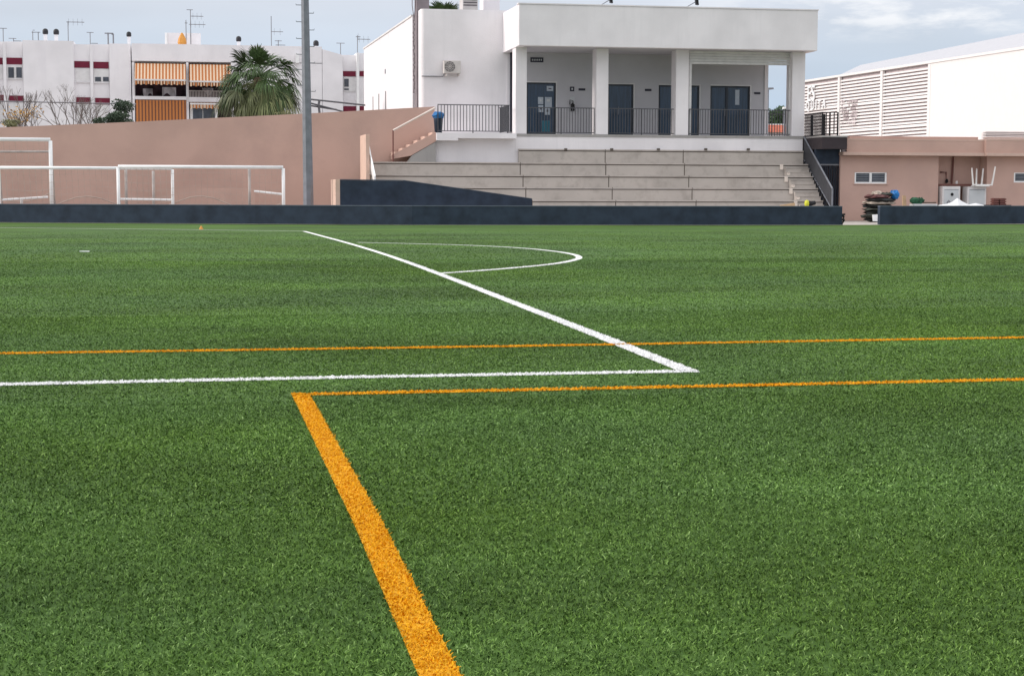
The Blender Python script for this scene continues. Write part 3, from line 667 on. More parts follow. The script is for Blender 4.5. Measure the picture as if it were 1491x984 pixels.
# stair handrail
Yh = YS-.08
hr = thing('stair_handrail', 'pale sloping handrail of the terrace stairs with dark end post', 'handrail', (X(572.5, Yh), Yh, tiers[1][1]))
MB().tube([at(572.5, 190, Yh), at(634, 157, Yh)], .04, 8).build('rail', 'railw', hr)
MB().tube([(X(572.5, Yh), Yh, Z(245, Yh, 572)), (X(572.5, Yh), Yh, Z(190, Yh, 572))], .028, 8).build('post', 'pipe', hr)
Yr = YT+.12
tr = railing('terrace_railing', xt0+.05, X(740, Yr), Yr, ztt, Z(152.5, Yr, 690), .128, .013, 'rail', 'grey bar railing along the front of the white terrace', 'terrace railings')
m = MB(); 
xR = X(741, Yr)
for i in range(14): y = Yr+.05+i*.16; m.box(xR-.012, xR+.012, y-.012, y+.012, ztt+.09, Z(152.5, Yr, 690)-.03)
m.box(xR-.02, xR+.02, Yr-.02, Yr+2.3, Z(152.5, Yr, 690)-.03, Z(152.5, Yr, 690)); m.build('return_rail', 'rail', tr)
bn = thing('waste_bin', 'dark bin with blue liner at the top of the terrace stairs', 'bin', (X(638.5, YT+.35), YT+.4, ztt))
bx = X(639, YT+.3)
MB().lathe((bx, YT+.45, ztt+.001), [(.15, 0), (.19, .55), (.19, .60)], 14).build('bin_body', 'navy', bn, smooth=True)
m = MB(); m.lathe((bx, YT+.45, ztt+.58), [(.19, 0), (.22, .05), (.25, .14), (.21, .22), (.15, .26)], 12)
for i, v in enumerate(m.v): m.v[i] = (v[0]+random.uniform(-.02, .02), v[1]+random.uniform(-.02, .02), v[2]+random.uniform(-.03, .03))
m.build('liner', 'blue', bn)

# roof equipment on the wing
cp = thing('roof_cooling_unit', 'pale louvred cooling unit on the wing roof', 'cooling unit', (X(684, 75), 75, zwt))
MB().box(X(674, 75), X(695.5, 75), 75, 76, zwt-.15, Z(-16, 75, 684)).build('casing', 'acw', cp)
for v in (-8, -4, 0, 4, 8): MB().box(X(675, 74.98), X(694.5, 74.98), 74.97, 74.999, Z(v, 75, 684)-.02, Z(v, 75, 684)+.02).build('louvre', 'louv', cp)

# ------------------------------------------------------------------ stand side: mesh railing, dark balcony, gate
xm_ = xr+.06
srl = thing('aisle_railing', 'dark mesh railing descending along the right side of the stand', 'railing', (xm_, 67, 0))
top = [(68.9, at(1172, 200, 68.9).z), (65.5, Z(275, 65.5, 1203)), ]
bot = [(65.5, Z(300, 65.5, 1203)), (68.9, at(1172, 232, 68.9).z)]
def rod(pts, r, nm, m_): MB().tube([(xm_, y, z) for y, z in pts], r, 6).build(nm, m_, srl)
rod([top[0], top[1]], .035, 'hand_rail', 'steel'); rod([top[1], (65.5, 0.02)], .035, 'post', 'steel')
rod([(68.9, at(1172, 232, 68.9).z), (65.6, Z(303, 65.6, 1200))], .025, 'lower_rail', 'steel')
m = MB()
for i in range(60):
    t = i/59; y = 68.9-3.4*t; za = top[0][1]+(top[1][1]-top[0][1])*t; zb_ = at(1172, 232, 68.9).z+(Z(303, 65.6, 1200)-at(1172, 232, 68.9).z)*t
    m.box(xm_-.008, xm_+.008, y-.014, y+.014, zb_, za)
m.build('mesh_infill', 'rail', srl)
for i in range(12):
    t = (i+.5)/12; y = 68.8-3.2*t; zb_ = at(1172, 232, 68.9).z+(Z(303, 65.6, 1200)-at(1172, 232, 68.9).z)*t; MB().box(xm_-.07, xm_+.03, y-.05, y+.05, zb_-.16, zb_-.02).build('bracket', 'black', srl)

YB = 66.9
bal = thing('dark_balcony', 'dark brown cantilevered landing right of the clubhouse over the gate', 'balcony', (X(1200, YB), YB, 3))
zb1, zb0 = Z(200.0, YB, 1200), Z(217, YB, 1200)
MB().box(xr+.1, X(1232.5, YB), YB, YB+2.3, zb0, zb1).build('slab', 'brown', bal)
MB().box(xr+.1, X(1233, YB), YB-.03, YB+2.33, zb1+.001, zb1+.07).build('slab_edge', 'conc2', bal)
zt_ = Z(163, YB, 1195)
brl = railing('balcony_railing', xr+.12, X(1219.5, YB+.1), YB+.1, zb1+.07, zt_, .15, .018, 'railb', 'black bar railing on the dark landing right of the clubhouse', 'landing railing', .03)
MB().box(X(1201, YB)-.05, X(1201, YB)+.05, YB+.17, YB+.21, zb1+.072, Z(166, YB, 1200)).build('black_post', 'railb', brl)
MB().box(xr+.12, xr+.2, YB+1.35, YB+1.45, zb1+.072, Z(166, YB, 1200)).build('black_post', 'railb', brl)
m = MB()
for i in range(15): y = YB+.2+i*.14; m.box(xr+.14, xr+.17, y, y+.03, zb1+.1, zt_-.03)
m.box(xr+.13, xr+.18, YB+.15, YB+2.3, zt_-.03, zt_); m.box(xr+.13, xr+.18, YB+.15, YB+2.3, zb1+.07, zb1+.1); m.build('return_rail', 'railb', brl)
YG = 67.62; YP = 67.5
ga = thing('metal_gate', 'dark slatted metal gate below the landing', 'gate', (X(1205, YG), YG, 0))
xga, xgb = xr+.12, X(1222.5, YG); zgt = Z(239, YG, 1205)
MB().box(xga, xgb, YG, YG+.06, zgt-.06, zgt).build('frame', 'steeldark', ga)
m = MB(); n = 11
for i in range(n):
    x = xga+(xgb-xga)*i/n; m.box(x+.01, x+(xgb-xga)/n-.012, YG+.01+(i % 2)*.02, YG+.05, .03, zgt-.061)
m.build('slats', 'gate', ga)
MB().box(xga, xgb+.02, YG+.02, YG+.2, zgt+.001, zb0+.0).build('shade_toned_overpanel', 'navy', ga)  # wall above the gate; shade under the landing is put into its dark colour
MB().box(xr+.003, X(1222.5, YG), 68.96, 69.15, 0, zb0-.002).build('shade_toned_back', 'navy', ga)  # added wall closing the recess, recess shade painted in as a dark tone
MB().box(X(1222.5, YG)+.02, X(1234.5, YP), YP-.1, YP+.1, zb0-.25, zb0-.002).build('shade_toned_infill', 'mauve', ga)  # pink wall darkened to mauve, so the colour holds the shade below the slab

# ------------------------------------------------------------------ pink outbuilding
YP = 67.5
ob = thing('pink_outbuilding', 'low pink rendered outbuilding with projecting fascia on the right', 'building', (X(1350, YP), YP, 0))
xo0, xo1 = X(1223.5, YP), 46
xrc0, xrc1 = X(1366.5, YP), X(1437, YP)
zl0, zl1, zft = Z(226.8, YP, 1300), Z(222.2, YP, 1300), Z(205, YP, 1300)
w0 = [(1244.5, 251, 1291.5, 267.5), (1476.5, 251.5, 1524, 266)]
def wall_win(x0, x1, Yq, z0, z1, wins, parent):
    m = MB(); xs = x0
    for a, b, c, d in wins:
        m.box(xs, a, Yq, Yq+.25, z0, z1); m.box(a, b, Yq, Yq+.25, z0, c); m.box(a, b, Yq, Yq+.25, d, z1); xs = b
    m.box(xs, x1, Yq, Yq+.25, z0, z1); return m.build('wall', 'pink', parent)
wz = [(X(a, YP), X(c, YP), Z(d, YP, a), Z(b, YP, a)) for a, b, c, d in w0]
wall_win(xo0, xrc0, YP, 0, zl0, wz[:1], ob)
wall_win(xrc1, xo1, YP, 0, zl0, wz[1:], ob)
MB().box(xrc0+.001, xrc1-.001, YP+.7, YP+.9, 0, zl0).build('recess_wall', 'pink', ob)
MB().box(xrc0-.25, xrc0, YP+.251, YP+.9, 0, zl0).build('recess_side', 'pink', ob)
MB().box(xrc1, xrc1+.25, YP+.251, YP+.9, 0, zl0).build('recess_side', 'pinkl', ob)  # lighter pink than the opposite side: sunlight on this face put into its colour
MB().box(xo0, xo0+.25, YP+.251, YP+9, 0, zl0).build('side_wall', 'pink', ob)
xst = X(1437, YP-.55)
MB().box(xo0-.02, xst-.002, YP-.35, YP+9, zl0+.002, zl1).build('eave_lip', 'pinkl', ob)
MB().box(X(1232.6, YP-.2), xst-.002, YP-.22, YP+.3, zl1+.001, zft).build('fascia', 'pink', ob)
MB().box(X(1232.6, YP-.2), xst-.002, YP-.23, YP+.32, zft+.001, zft+.06).build('fascia_cap', 'pinkl', ob)
MB().box(X(1236, YP+2), X(1423, YP+2), YP+2, YP+2.3, zft-.2, Z(199, YP+2, 1320)).build('upper_parapet', 'pink', ob)
MB().box(xst, xo1, YP-.55, YP+9, zl0+.002, zl1).build('eave_lip', 'pinkl', ob)
MB().box(xst, xo1, YP-.42, YP+.3, zl1+.001, zft+.02).build('fascia', 'pink', ob)
MB().box(xst, xo1, YP-.43, YP+.32, zft+.021, zft+.08).build('fascia_cap', 'pinkl', ob)
for i, (a, b, c, d) in enumerate(wz):
    m = MB(); t = .07; y0, y1 = YP+.02, YP+.10
    m.box(a, b, y0, y1, c, c+t).box(a, b, y0, y1, d-t*.6, d).box(a, a+t, y0, y1, c+t+.001, d-t*.6-.001).box(b-t, b, y0, y1, c+t+.001, d-t*.6-.001)
    xm2 = (a+b)/2; m.box(xm2-.05, xm2+.05, y0-.01, y1, c+t+.001, d-t*.6-.001)
    wo = m.build('window', 'goalw', ob)
    MB().box(a+t, b-t, YP+.07, YP+.08, c+t, d-t*.6).build('pane', 'win', wo)
    if i == 0: MB().box(a-.05, b+.05, YP-.04, YP+.018, c-.03, c-.001).build('sill', 'pinkl', wo)
    g_ = MB()
    for k in range(4): zz = c+t+(d-c-1.6*t)*(k+1)/5; g_.box(a+t, b-t, YP+.055, YP+.065, zz-.012, zz+.012)
    g_.build('louvre_blades', 'steel', wo)
# small ledge, pipes and cabinets in the recess
YR = YP+.7
pp_ = thing('wall_pipes', 'rusty red pipework crossing the recess of the pink outbuilding', 'pipes', (X(1385, YR), YR-.1, 1))
MB().tube([(X(1386.5, YR), YR-.08, zl0-.02), (X(1384.5, YR), YR-.08, Z(268, YR, 1385))], .035, 6).build('vertical_pipe', 'pipe', pp_)
MB().tube([(X(1388.5, YR), YR-.06, zl0-.02), (X(1388.0, YR), YR-.06, Z(268, YR, 1388))], .02, 6).build('vertical_pipe', 'pinkl', pp_)
MB().tube([(X(1368.5, YR), YR-.08, Z(251, YR, 1370)), (X(1376.5, YR), YR-.08, Z(251, YR, 1377)), (X(1377, YR), YR-.08, Z(267, YR, 1377))], .04, 6).build('elbow_pipe', 'pipe', pp_)
MB().lathe((X(1377.5, YR), YR-.1, Z(265, YR, 1377)), [(.03, -.05), (.07, 0), (.07, .06), (.03, .12)], 8).build('valve', 'black', pp_)
MB().tube([(X(1433, YR), YR-.1, zl0-.02), (X(1428, YR), YR-.1, Z(262, YR, 1428))], .018, 6).build('thin_pipe', 'pinkl', pp_)
MB().box(X(1367, YP+.1), X(1446, YP+.1)-.6, YP+.1, YR-.14, Z(270.5, YP+.1, 1390), Z(268, YP+.1, 1390)).build('ledge', 'pipe', pp_)
MB().lathe((X(1394, YP+.2), YP+.25, Z(268, YP+.1, 1394)+.001), [(.05, 0), (.05, .1), (.03, .13)], 10).build('jar', 'cab', label='small pale jar standing on the recess ledge beside the pipe', category='jar')
def cabinet(u0, v0, u1, label, deco):
    Yc = YP-.22
    r = thing('meter_cabinet', label, 'cabinet', (X((u0+u1)/2, Yc), Yc, 0), 'white meter cabinets in the recess')
    x0, x1, z1 = X(u0, Yc), X(u1, Yc), Z(v0, Yc, u0)
    MB().box(x0, x1, Yc, Yc+.5, 0, z1).build('housing', 'cab', r, bevel=.01)
    MB().box(x0+.08, x1-.08, Yc-.02, Yc-.001, .15, z1-.12).build('door', 'cabp', r)
    MB().box(x0+.08, x1-.08, Yc-.03, Yc-.0205, z1-.14, z1-.12).build('hood', 'steel', r)
    if deco:
        p = at(1386.3, 283.2, Yc-.03); MB().disc((p.x, Yc-.04, p.z), .065, .015).build('round_vent', 'black', r)
        p = at(1381, 297, Yc-.03); MB().tube([(p.x-.07, Yc-.05, p.z-.12), (p.x-.06, Yc-.05, p.z+.08), (p.x, Yc-.05, p.z+.14), (p.x+.06, Yc-.05, p.z+.08), (p.x+.05, Yc-.05, p.z-.12)], .02, 5).build('cable_loop', 'steeldark', r)
cabinet(1373, 271.5, 1399, 'white cabinet with a round black hole left in the outbuilding recess', True)
cabinet(1409.5, 272, 1437, 'plain white cabinet with grey door under the upturned chair', False)
# upturned plastic chair on the cabinet
zc_ = Z(272, YP-.22, 1420)+.002
ch = thing('plastic_chair', 'white plastic chair upside down on the right cabinet with its legs in the air', 'chair', (X(1427, YP-.2), YP-.22, zc_))
xc, yc = X(1427.5, YP-.2), YP-.22
MB().box(xc-.33, xc+.32, yc-.24, yc+.22, zc_, zc_+.06).build('seat', 'plast', ch, bevel=.02)
for (u0, u1, v, dy) in ((1414, 1411.5, 245, -.2), (1423.7, 1424, 246, .15), (1431.5, 1433.5, 245.5, .15), (1441, 1445.5, 243, -.2)):
    MB().tube([(X(u0, YP-.2), yc+dy, zc_+.05), (X((u0+u1)/2, YP-.2), yc+dy, zc_+.4), (X(u1, YP-.2), yc+dy, Z(v, YP+.2, u1))], .042, 6, .028).build('leg', 'plast', ch)
MB().tube([(X(1414, YP-.2), yc-.2, zc_+.08), (X(1441, YP-.2), yc-.2, zc_+.07)], .03, 6).build('arm_rail', 'plast', ch)

# clutter by the outbuilding
def lump(cx, cy, z0, rx, ry, h, m_, name, label, group=None, rot=0, cat='tarp', seed=1):
    r = random.Random(seed); m = MB(); n = 16; k = 5
    for j in range(k):
        t = j/(k-1); rad = math.sin(math.pi*(.12+.76*t))**.5
        for i in range(n):
            a = 2*math.pi*i/n; q = rad*(1+r.uniform(-.13, .13)); x = rx*q*math.cos(a); y = ry*q*math.sin(a)
            m.v.append((cx+x*math.cos(rot)-y*math.sin(rot), cy+x*math.sin(rot)+y*math.cos(rot), z0+h*t+(r.uniform(-.18, .18)*h if 0 < j < k-1 or 1 else 0)*(j > 0)))
    for j in range(k-1):
        for i in range(n): i2 = (i+1) % n; m.f.append((j*n+i, j*n+i2, (j+1)*n+i2, (j+1)*n+i))
    m.f.append(tuple(range(n-1, -1, -1))); m.f.append(tuple((k-1)*n+i for i in range(n)))
    o = m.build(name, m_, smooth=False); o['label'] = label; o['category'] = cat
    if group: o['group'] = group
    return o
YL = 64.6; G = 'folded tarps heaped by the gap'
cx = X(1280, YL); z = 0.0
for i, (du, rx, h, mm, lb) in enumerate(((2, .62, .16, 'tarp', 'black folded tarp at the bottom of the heap'), (-3, .66, .15, 'tarpg', 'olive folded tarp second from the bottom of the heap'), (0, .62, .14, 'tarp', 'black folded tarp in the lower middle of the heap'), (3, .70, .14, 'tarpg', 'olive folded tarp above the lower middle black one'), (-2, .64, .14, 'tarp', 'black folded tarp halfway up the heap'), (2, .68, .13, 'tarpp', 'pale folded tarp under the upper black one'), (4, .66, .13, 'tarp', 'black folded tarp near the top of the heap'), (-2, .55, .14, 'tarpr', 'dull red folded tarp on top of the heap'))):
    lump(cx+du*.025, YL+random.uniform(-.05, .05), z, rx, .42, h*1.12, mm, 'folded_tarp', lb+' by the barrier gap', G, random.uniform(-.12, .12), seed=i+3)
    z += h*.95
lump(X(1277, YL), YL-.02, z-.02, .20, .25, .17, 'tarpp', 'folded_cloth', 'pale crumpled cloth on top of the tarp heap', seed=20, cat='cloth')
lump(X(1291, YL), YL-.05, z-.04, .26, .25, .15, 'tarpg', 'folded_cloth', 'olive crumpled cloth on the heap beside the blue bag', seed=22, cat='cloth')
lump(X(1303, YL), YL-.05, z-.16, .18, .2, .34, 'blue', 'blue_bag', 'bright blue bag at the right top of the tarp heap', seed=21, cat='bag')
p = at(1275, 318, YL-.6); m = MB(); m.quadbox([(p.x-.17, YL-.75, .05), (p.x+.28, YL-.65, .02), (p.x+.28, YL-.62, .02), (p.x-.17, YL-.72, .05), (p.x-.18, YL-.7, .30), (p.x+.28, YL-.6, .33), (p.x+.28, YL-.57, .33), (p.x-.18, YL-.67, .30)])
m.build('white_board', 'sheet', label='small white board leaning on the foot of the tarp heap', category='board')
Yq = 65.5
m = MB(); m.quadbox([(X(1319, Yq)-.06, Yq, 0), (X(1321, Yq)+.05, Yq, 0), (X(1321, Yq)+.05, Yq+.08, 0), (X(1319, Yq)-.06, Yq+.08, 0), (X(1317, Yq)-.05, Yq, Z(285, Yq, 1318)), (X(1318.5, Yq)+.04, Yq, Z(285, Yq, 1318)), (X(1318.5, Yq)+.04, Yq+.08, Z(285, Yq, 1318)), (X(1317, Yq)-.05, Yq+.08, Z(285, Yq, 1318))])
m.build('wood_post', 'wood', label='upright wooden stake between the tarp heap and the green netting', category='post')
tb = thing('bench_stack', 'low pale bench behind the right barrier carrying green netting', 'bench', (X(1347, Yq), Yq, 0))
zb2 = Z(297, Yq, 1347)
MB().box(X(1331, Yq), X(1366, Yq), Yq, Yq+.4, zb2-.08, zb2).build('seat', 'cabp', tb)
for u in (1334, 1362): MB().box(X(u, Yq)-.03, X(u, Yq)+.03, Yq+.05, Yq+.35, 0, zb2-.081).build('leg', 'steeldark', tb)
lump(X(1339, Yq), Yq+.2, zb2, .33, .18, .24, 'greent', 'green_netting', 'bundle of dark green netting lying on the pale bench', seed=31, cat='netting')
MB().box(X(1346, Yq), X(1365, Yq), Yq+.05, Yq+.15, zb2+.03, zb2+.07).build('dark_pole', 'tarpg', label='dark flat pole lying on the bench right of the green netting', category='pole')
# white sheeting heap
m = MB(); Ys = 65.0
xa = [1371, 1384, 1391, 1398.5, 1408, 1416, 1426, 1438]; va = [299, 297, 294.5, 288.5, 294.5, 298, 296, 299]
n = len(xa)
for k, yy in enumerate((Ys, Ys+.35, Ys+.8)):
    for i in range(n): m.v.append((X(xa[i], Ys)+.05*k, yy, (Z(va[i], Ys, xa[i]) if k == 1 else Z(va[i], Ys, xa[i])*.55) if k < 2 or 1 else 0))
for i in range(n): m.v.append((X(xa[i], Ys), Ys-.15, 0.0))
for i in range(n-1): m.f += [(i, i+1, n+i+1, n+i), (n+i, n+i+1, 2*n+i+1, 2*n+i), (3*n+i, 3*n+i+1, i+1, i)]
m.build('white_sheeting', 'sheet', label='heap of bright white sheeting between the two cabinets behind the barrier', category='sheeting')
pb = thing('brick_pallet', 'two small brown blocks on a dark pallet at the right behind the barrier', 'pallet', (X(1455, Yq), Yq, 0))
zp = Z(298.5, Yq, 1455)
MB().box(X(1440, Yq), X(1474, Yq), Yq, Yq+.6, zp-.07, zp).build('deck', 'brown', pb)
for u in (1443, 1457, 1471): MB().box(X(u, Yq)-.05, X(u, Yq)+.05, Yq+.02, Yq+.58, 0, zp-.071).build('bearer', 'brown', pb)
for a, b, lb in ((1448, 1456, 'left of two small brown slotted blocks on the dark pallet'), (1457.5, 1466.5, 'right of two small brown slotted blocks on the dark pallet')):
    m = MB()
    x0, x1 = X(a, Yq+.1), X(b, Yq+.1); zt_ = Z(288, Yq+.1, 1455)
    for k in range(3): m.box(x0, x1, Yq+.1, Yq+.4, zp+.002+(zt_-zp)*k/3, zp+(zt_-zp)*(k+.62)/3)
    m.box(x0+.03, x1-.03, Yq+.14, Yq+.36, zp+.002, zt_-.02)
    o = m.build('slotted_block', 'pipe', label=lb, category='block', group='brown blocks on the pallet')

# ------------------------------------------------------------------ goals behind the barrier
def goal(u0, u1, v, Yg, label, rear, r=.062, depth=1.2, netlow=.5):
    x0, x1 = X(u0, Yg), X(u1, Yg); zt = Z(v, Yg, (u0+u1)/2)
    o = thing('football_goal', label, 'goal', ((x0+x1)/2, Yg, 0), 'goals stored behind the barrier')
    MB().tube([(x0, Yg, zt), (x1, Yg, zt)], r, 10).build('crossbar', 'goalw', o, smooth=True)
    for x in (x0, x1): MB().tube([(x, Yg, 0), (x, Yg, zt-.04)], r, 10).build('post', 'goalw', o, smooth=True)
    for x in (x0, x1):
        MB().tube([(x, Yg+.03, zt-.05), (x, Yg+.5, zt-.25), (x, Yg+depth, .06)], r*.5, 6).build('side_frame', 'goalg', o)
        MB().tube([(x, Yg+.03, .05), (x, Yg+depth, .05)], r*.6, 6).build('ground_bar', 'goalw', o)
    MB().tube([(x0, Yg+depth, .06), (x1, Yg+depth, .06)], r*.5, 6).build('rear_bar', 'goalg', o)
    for u, vv in rear: MB().tube([(X(u, Yg+depth), Yg+depth+.1, 0), (X(u, Yg+depth), Yg+depth+.1, Z(vv, Yg+depth, u))], .06, 8).build('rear_support', 'goalg', o, smooth=True)
    # net: strands from crossbar to the back, sagging
    m = MB(); nx = int((x1-x0)/.22); ny = 9
    def q(s, t):
        x = x0+(x1-x0)*s; sag = .10*math.sin(s*math.pi*2.3+1)+.12*math.sin(s*math.pi)
        return (x, Yg+depth*(t**.7)+.02, zt*(1-t)-sag*math.sin(t*math.pi)*2+.03)
    for i in range(nx+1): m.tube([q(i/nx, t/6) for t in range(7)], .006, 3)
    for j in range(1, ny): m.tube([q(i/10, j/ny) for i in range(11)], .006, 3)
    m.tube([q(i/14, .62+.10*math.sin(i*.7)) for i in range(15)], .02, 4)
    m.build('net', 'net', o)
    return o
g1 = goal(172, 412.5, 243.3, 66.2, 'low white goal nearest the lamp mast overlapping its left neighbour', [(183, 246), (363, 246)], .066)
g2 = goal(-2, 251, 244.8, 67.0, 'low white goal at the far left overlapping the one by the mast', [(223, 249), (30, 290)], .062)
g3 = goal(-215, 74.3, 202.5, 68.2, 'tall full size white goal standing behind the low ones at the far left', [], .075, 1.6)
for g_, a, b, yy, mm in ((g2, (3, 291), (70, 287), 67.9, 'goalw'), (g1, (175, 290), (250, 291), 67.1, 'goalw'), (g1, (370, 278.5), (411, 283), 67.2, 'goalw'), (g3, (-200, 221.5), (72, 221), 69.6, 'goalg')):
    MB().tube([at(*a, yy), at(*b, yy)], .045, 6).build('stay_bar', mm, g_)
MB().box(X(197, 68.5), X(231+140, 68.5), 68.5, 68.55, 0, Z(274, 68.5, 300)).build('leaning_board', 'pink', label='low pinkish panel leaning at the foot of the pink wall behind the goals', category='panel')

# ------------------------------------------------------------------ lighting mast
YM = 62.9
mast = thing('lighting_mast', 'tall grey tapering floodlight mast with step pegs behind the barrier', 'mast', (X(448, YM), YM, 0))
xb_, xt_ = X(449.5, YM), at(444.5, 0, YM).x
ztop = 24.0; z0m = Z(0, YM, 445)
def mx_(z): return xb_+(xt_-xb_)*z/z0m
def rr_(z): return .205-.045*min(z/z0m, 3)
MB().tube([(mx_(z), YM+.2, z) for z in (0, 4, 8, 12, 18, 24)], .205, 8, rr_(18)*.6).build('pole', 'steel', mast)
for vL in (7, 31.5, 56, 79, 101, 124): z = Z(vL, YM, 440); MB().tube([(mx_(z)-rr_(z)*.8, YM+.2, z), (mx_(z)-rr_(z)-.17, YM+.18, z), (mx_(z)-rr_(z)-.17, YM+.18, z+.04)], .014, 5).build('step_peg', 'steel', mast)
for vR in (19, 43.5, 67.5, 91.5, 133): z = Z(vR, YM, 455); MB().tube([(mx_(z)+rr_(z)*.8, YM+.2, z), (mx_(z)+rr_(z)+.15, YM+.18, z), (mx_(z)+rr_(z)+.15, YM+.18, z+.05)], .014, 5).build('step_peg', 'steel', mast)
for k in range(12): z = 8.5+k*1.2; s = 1 if k % 2 else -1; MB().tube([(mx_(z)+s*.05, YM+.2, z), (mx_(z)+s*.3, YM+.2, z)], .012, 5).build('step_peg', 'steel', mast)
MB().box(mx_(24)-1.6, mx_(24)+1.6, YM+.1, YM+.3, 23.6, 23.8).build('crossarm', 'steel', mast)
for dx in (-1.3, 0, 1.3): MB().box(mx_(24)+dx-.3, mx_(24)+dx+.3, YM-.15, YM+.08, 23.3, 23.9).build('lamp_head', 'steeldark', mast)
MB().lathe((xb_, YM+.2, 0), [(.32, 0), (.32, .05), (.24, .06)], 12).build('base_plate', 'steeldark', mast)

# ------------------------------------------------------------------ apartments on the left
YA = 112.0
def P(m, u0, v0, u1, v1, Yq=YA, dy=.2): return m.pbox(u0, v0, u1, v1, Yq, dy)
def bay_window(parent, u0, v0, u1, v1, glass=None, Yq=YA+.35):
    o = P(MB(), u0, v0, u1, v1, Yq, .05).build('window', 'shut', parent)
    for g_ in (glass or []): P(MB(), *g_, Yq-.03, .02).build('pane', 'win', o)
A1 = thing('apartment_block', 'left white apartment block with dark red window panels', 'building', (X(100, YA), YA, 0), 'white apartment blocks beyond the pink wall')
m = MB(); P(m, -160, 59, -3, 230, YA, 10); P(m, 37, 59.5, 110.5, 230, YA, 10); P(m, 162, 64, 193, 230, YA, 10); m.build('wall', 'white_far', A1)
m = MB(); P(m, -2.9, 61, 8, 230, YA+.3, 8); P(m, 8.1, 61, 12.5, 230, YA+.05, 8); P(m, 12.6, 61, 36.8, 230, YA+.3, 8); m.build('bay', 'white_far', A1)
m = MB(); P(m, 110.7, 65, 134, 230, YA+.3, 8); P(m, 134.1, 65, 138.2, 230, YA+.05, 8); P(m, 138.3, 65, 161.8, 230, YA+.3, 8); m.build('bay', 'white_far', A1)
for a, b, v in ((-3, 7.5, 84.5), (13, 35.8, 84.5), (111.3, 133.6, 89.5), (139, 161, 90.5), (-3, 9, 138.5), (15.5, 37, 139.5), (113, 135.5, 142), (140.5, 162.5, 143)):
    P(MB(), a, v, b, v+9.6, YA+.26, .03).build('red_panel', 'red', A1)
bay_window(A1, -3, 95, 7.5, 116, None, YA+.27); bay_window(A1, 13.5, 96, 35.8, 114, [(15.5, 98.5, 23.5, 113.5), (27, 98.5, 35, 113.5)], YA+.26)
bay_window(A1, 112, 100, 133.5, 119, None, YA+.27); bay_window(A1, 139.3, 101, 161, 120, [(141, 112.5, 149.5, 118.8), (152.5, 112.5, 160.6, 118.8)], YA+.26)
for a, b, v in ((13, 36, 114.4), (111.5, 134, 119.3), (139, 161.5, 120.2)): P(MB(), a, v, b, v+1.3, YA+.2, .09).build('sill', 'white_far', A1)
for a, b in ((-3, 9), (15.5, 37), (113, 135.5), (140.5, 160)): bay_window(A1, a, 150, b, 175, None, YA+.27)
A2 = thing('apartment_block', 'white apartment block with orange striped awnings beside the palm', 'building', (X(300, YA), YA, 0), 'white apartment blocks beyond the pink wall')
Y2 = YA-1.2
m = MB(); P(m, 194.5, 66, 470, 91, Y2, 12); P(m, 194.5, 91.2, 198, 230, Y2, 12); P(m, 273, 91.2, 276.5, 230, Y2, 2); P(m, 338, 91.2, 470, 230, Y2, 12); m.build('wall', 'white_far', A2)
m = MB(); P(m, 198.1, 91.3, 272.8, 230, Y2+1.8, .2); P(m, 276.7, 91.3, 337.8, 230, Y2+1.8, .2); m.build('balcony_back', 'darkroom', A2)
def awning(parent, u0, v0, u1, v1, out, m_, name='awning'):
    x0, x1 = X(u0, Y2), X(u1, Y2); zt, zb = Z(v0, Y2, u0), Z(v1, Y2-out, u0)
    m = MB(); m.quadbox([(x0, Y2-out, zb), (x1, Y2-out, zb), (x1, Y2-out+.03, zb+.0), (x0, Y2-out+.03, zb), (x0, Y2-.02, zt), (x1, Y2-.02, zt), (x1, Y2+.01, zt), (x0, Y2+.01, zt)])
    o = m.build(name, m_, parent)
    MB().box(x0, x1, Y2-out-.04, Y2-out-.001, zb-.0, zb+.1).build('front_bar', 'shut', o)
    vz = MB()
    n = int((x1-x0)/.155)
    for i in range(n): xx = x0+(x1-x0)*(i+.1)/n; vz.box(xx, xx+.12, Y2-out-.03, Y2-out-.01, zb-.26+.05*(i % 2), zb-.001)
    vz.build('valance', m_, o)
awning(A2, 199, 92.5, 272.5, 117.5, .9, 'awn'); awning(A2, 278, 94, 338, 120, .9, 'awn')
P(MB(), 198.2, 140.5, 272.9, 145.3, Y2-.1, 1.9).build('balcony_slab', 'white_far', A2); P(MB(), 276.6, 142, 337.9, 149, Y2-.1, 1.9).build('balcony_slab', 'white_far', A2)
P(MB(), 199, 146, 272.5, 230, Y2-.05, .05).build('hanging_awning', 'awn2', A2)
awning(A2, 278, 149.5, 320, 152.5, .3, 'awn')
w_ = P(MB(), 278, 153, 318, 230, Y2+.2, .1).build('glazed_door', 'goalw', A2); P(MB(), 282, 158, 296, 230, Y2+.17, .02).build('pane', 'win', w_); P(MB(), 297, 158, 314, 230, Y2+.17, .02).build('pane', 'win', w_)
for a, b, c, d in ((210, 128, 224, 138), (238, 126, 258, 138), (296, 127, 312, 135)):
    m = MB(); x0, x1, z0_, z1_ = X(a, Y2+.9), X(b if 0 else c, Y2+.9), Z(d, Y2, a), Z(b, Y2, a)
    n = 8
    for i in range(n+1): t = i/n; m.v += [(x0+(x1-x0)*t, Y2+.9+.08*math.sin(t*9), z1_), (x0+(x1-x0)*t, Y2+.95+.08*math.sin(t*9), z0_+.15*math.sin(t*7+a))]
    m.f = [(2*i, 2*i+1, 2*i+3, 2*i+2) for i in range(n)]
    o = m.build('laundry', 'cloth', label={210: 'dull cloth hung on the left side of the upper left balcony', 238: 'grey sheet hung in the middle of the upper left balcony', 296: 'pale cloth hung on the balcony beside the palm'}[a], category='laundry')
m = MB(); 
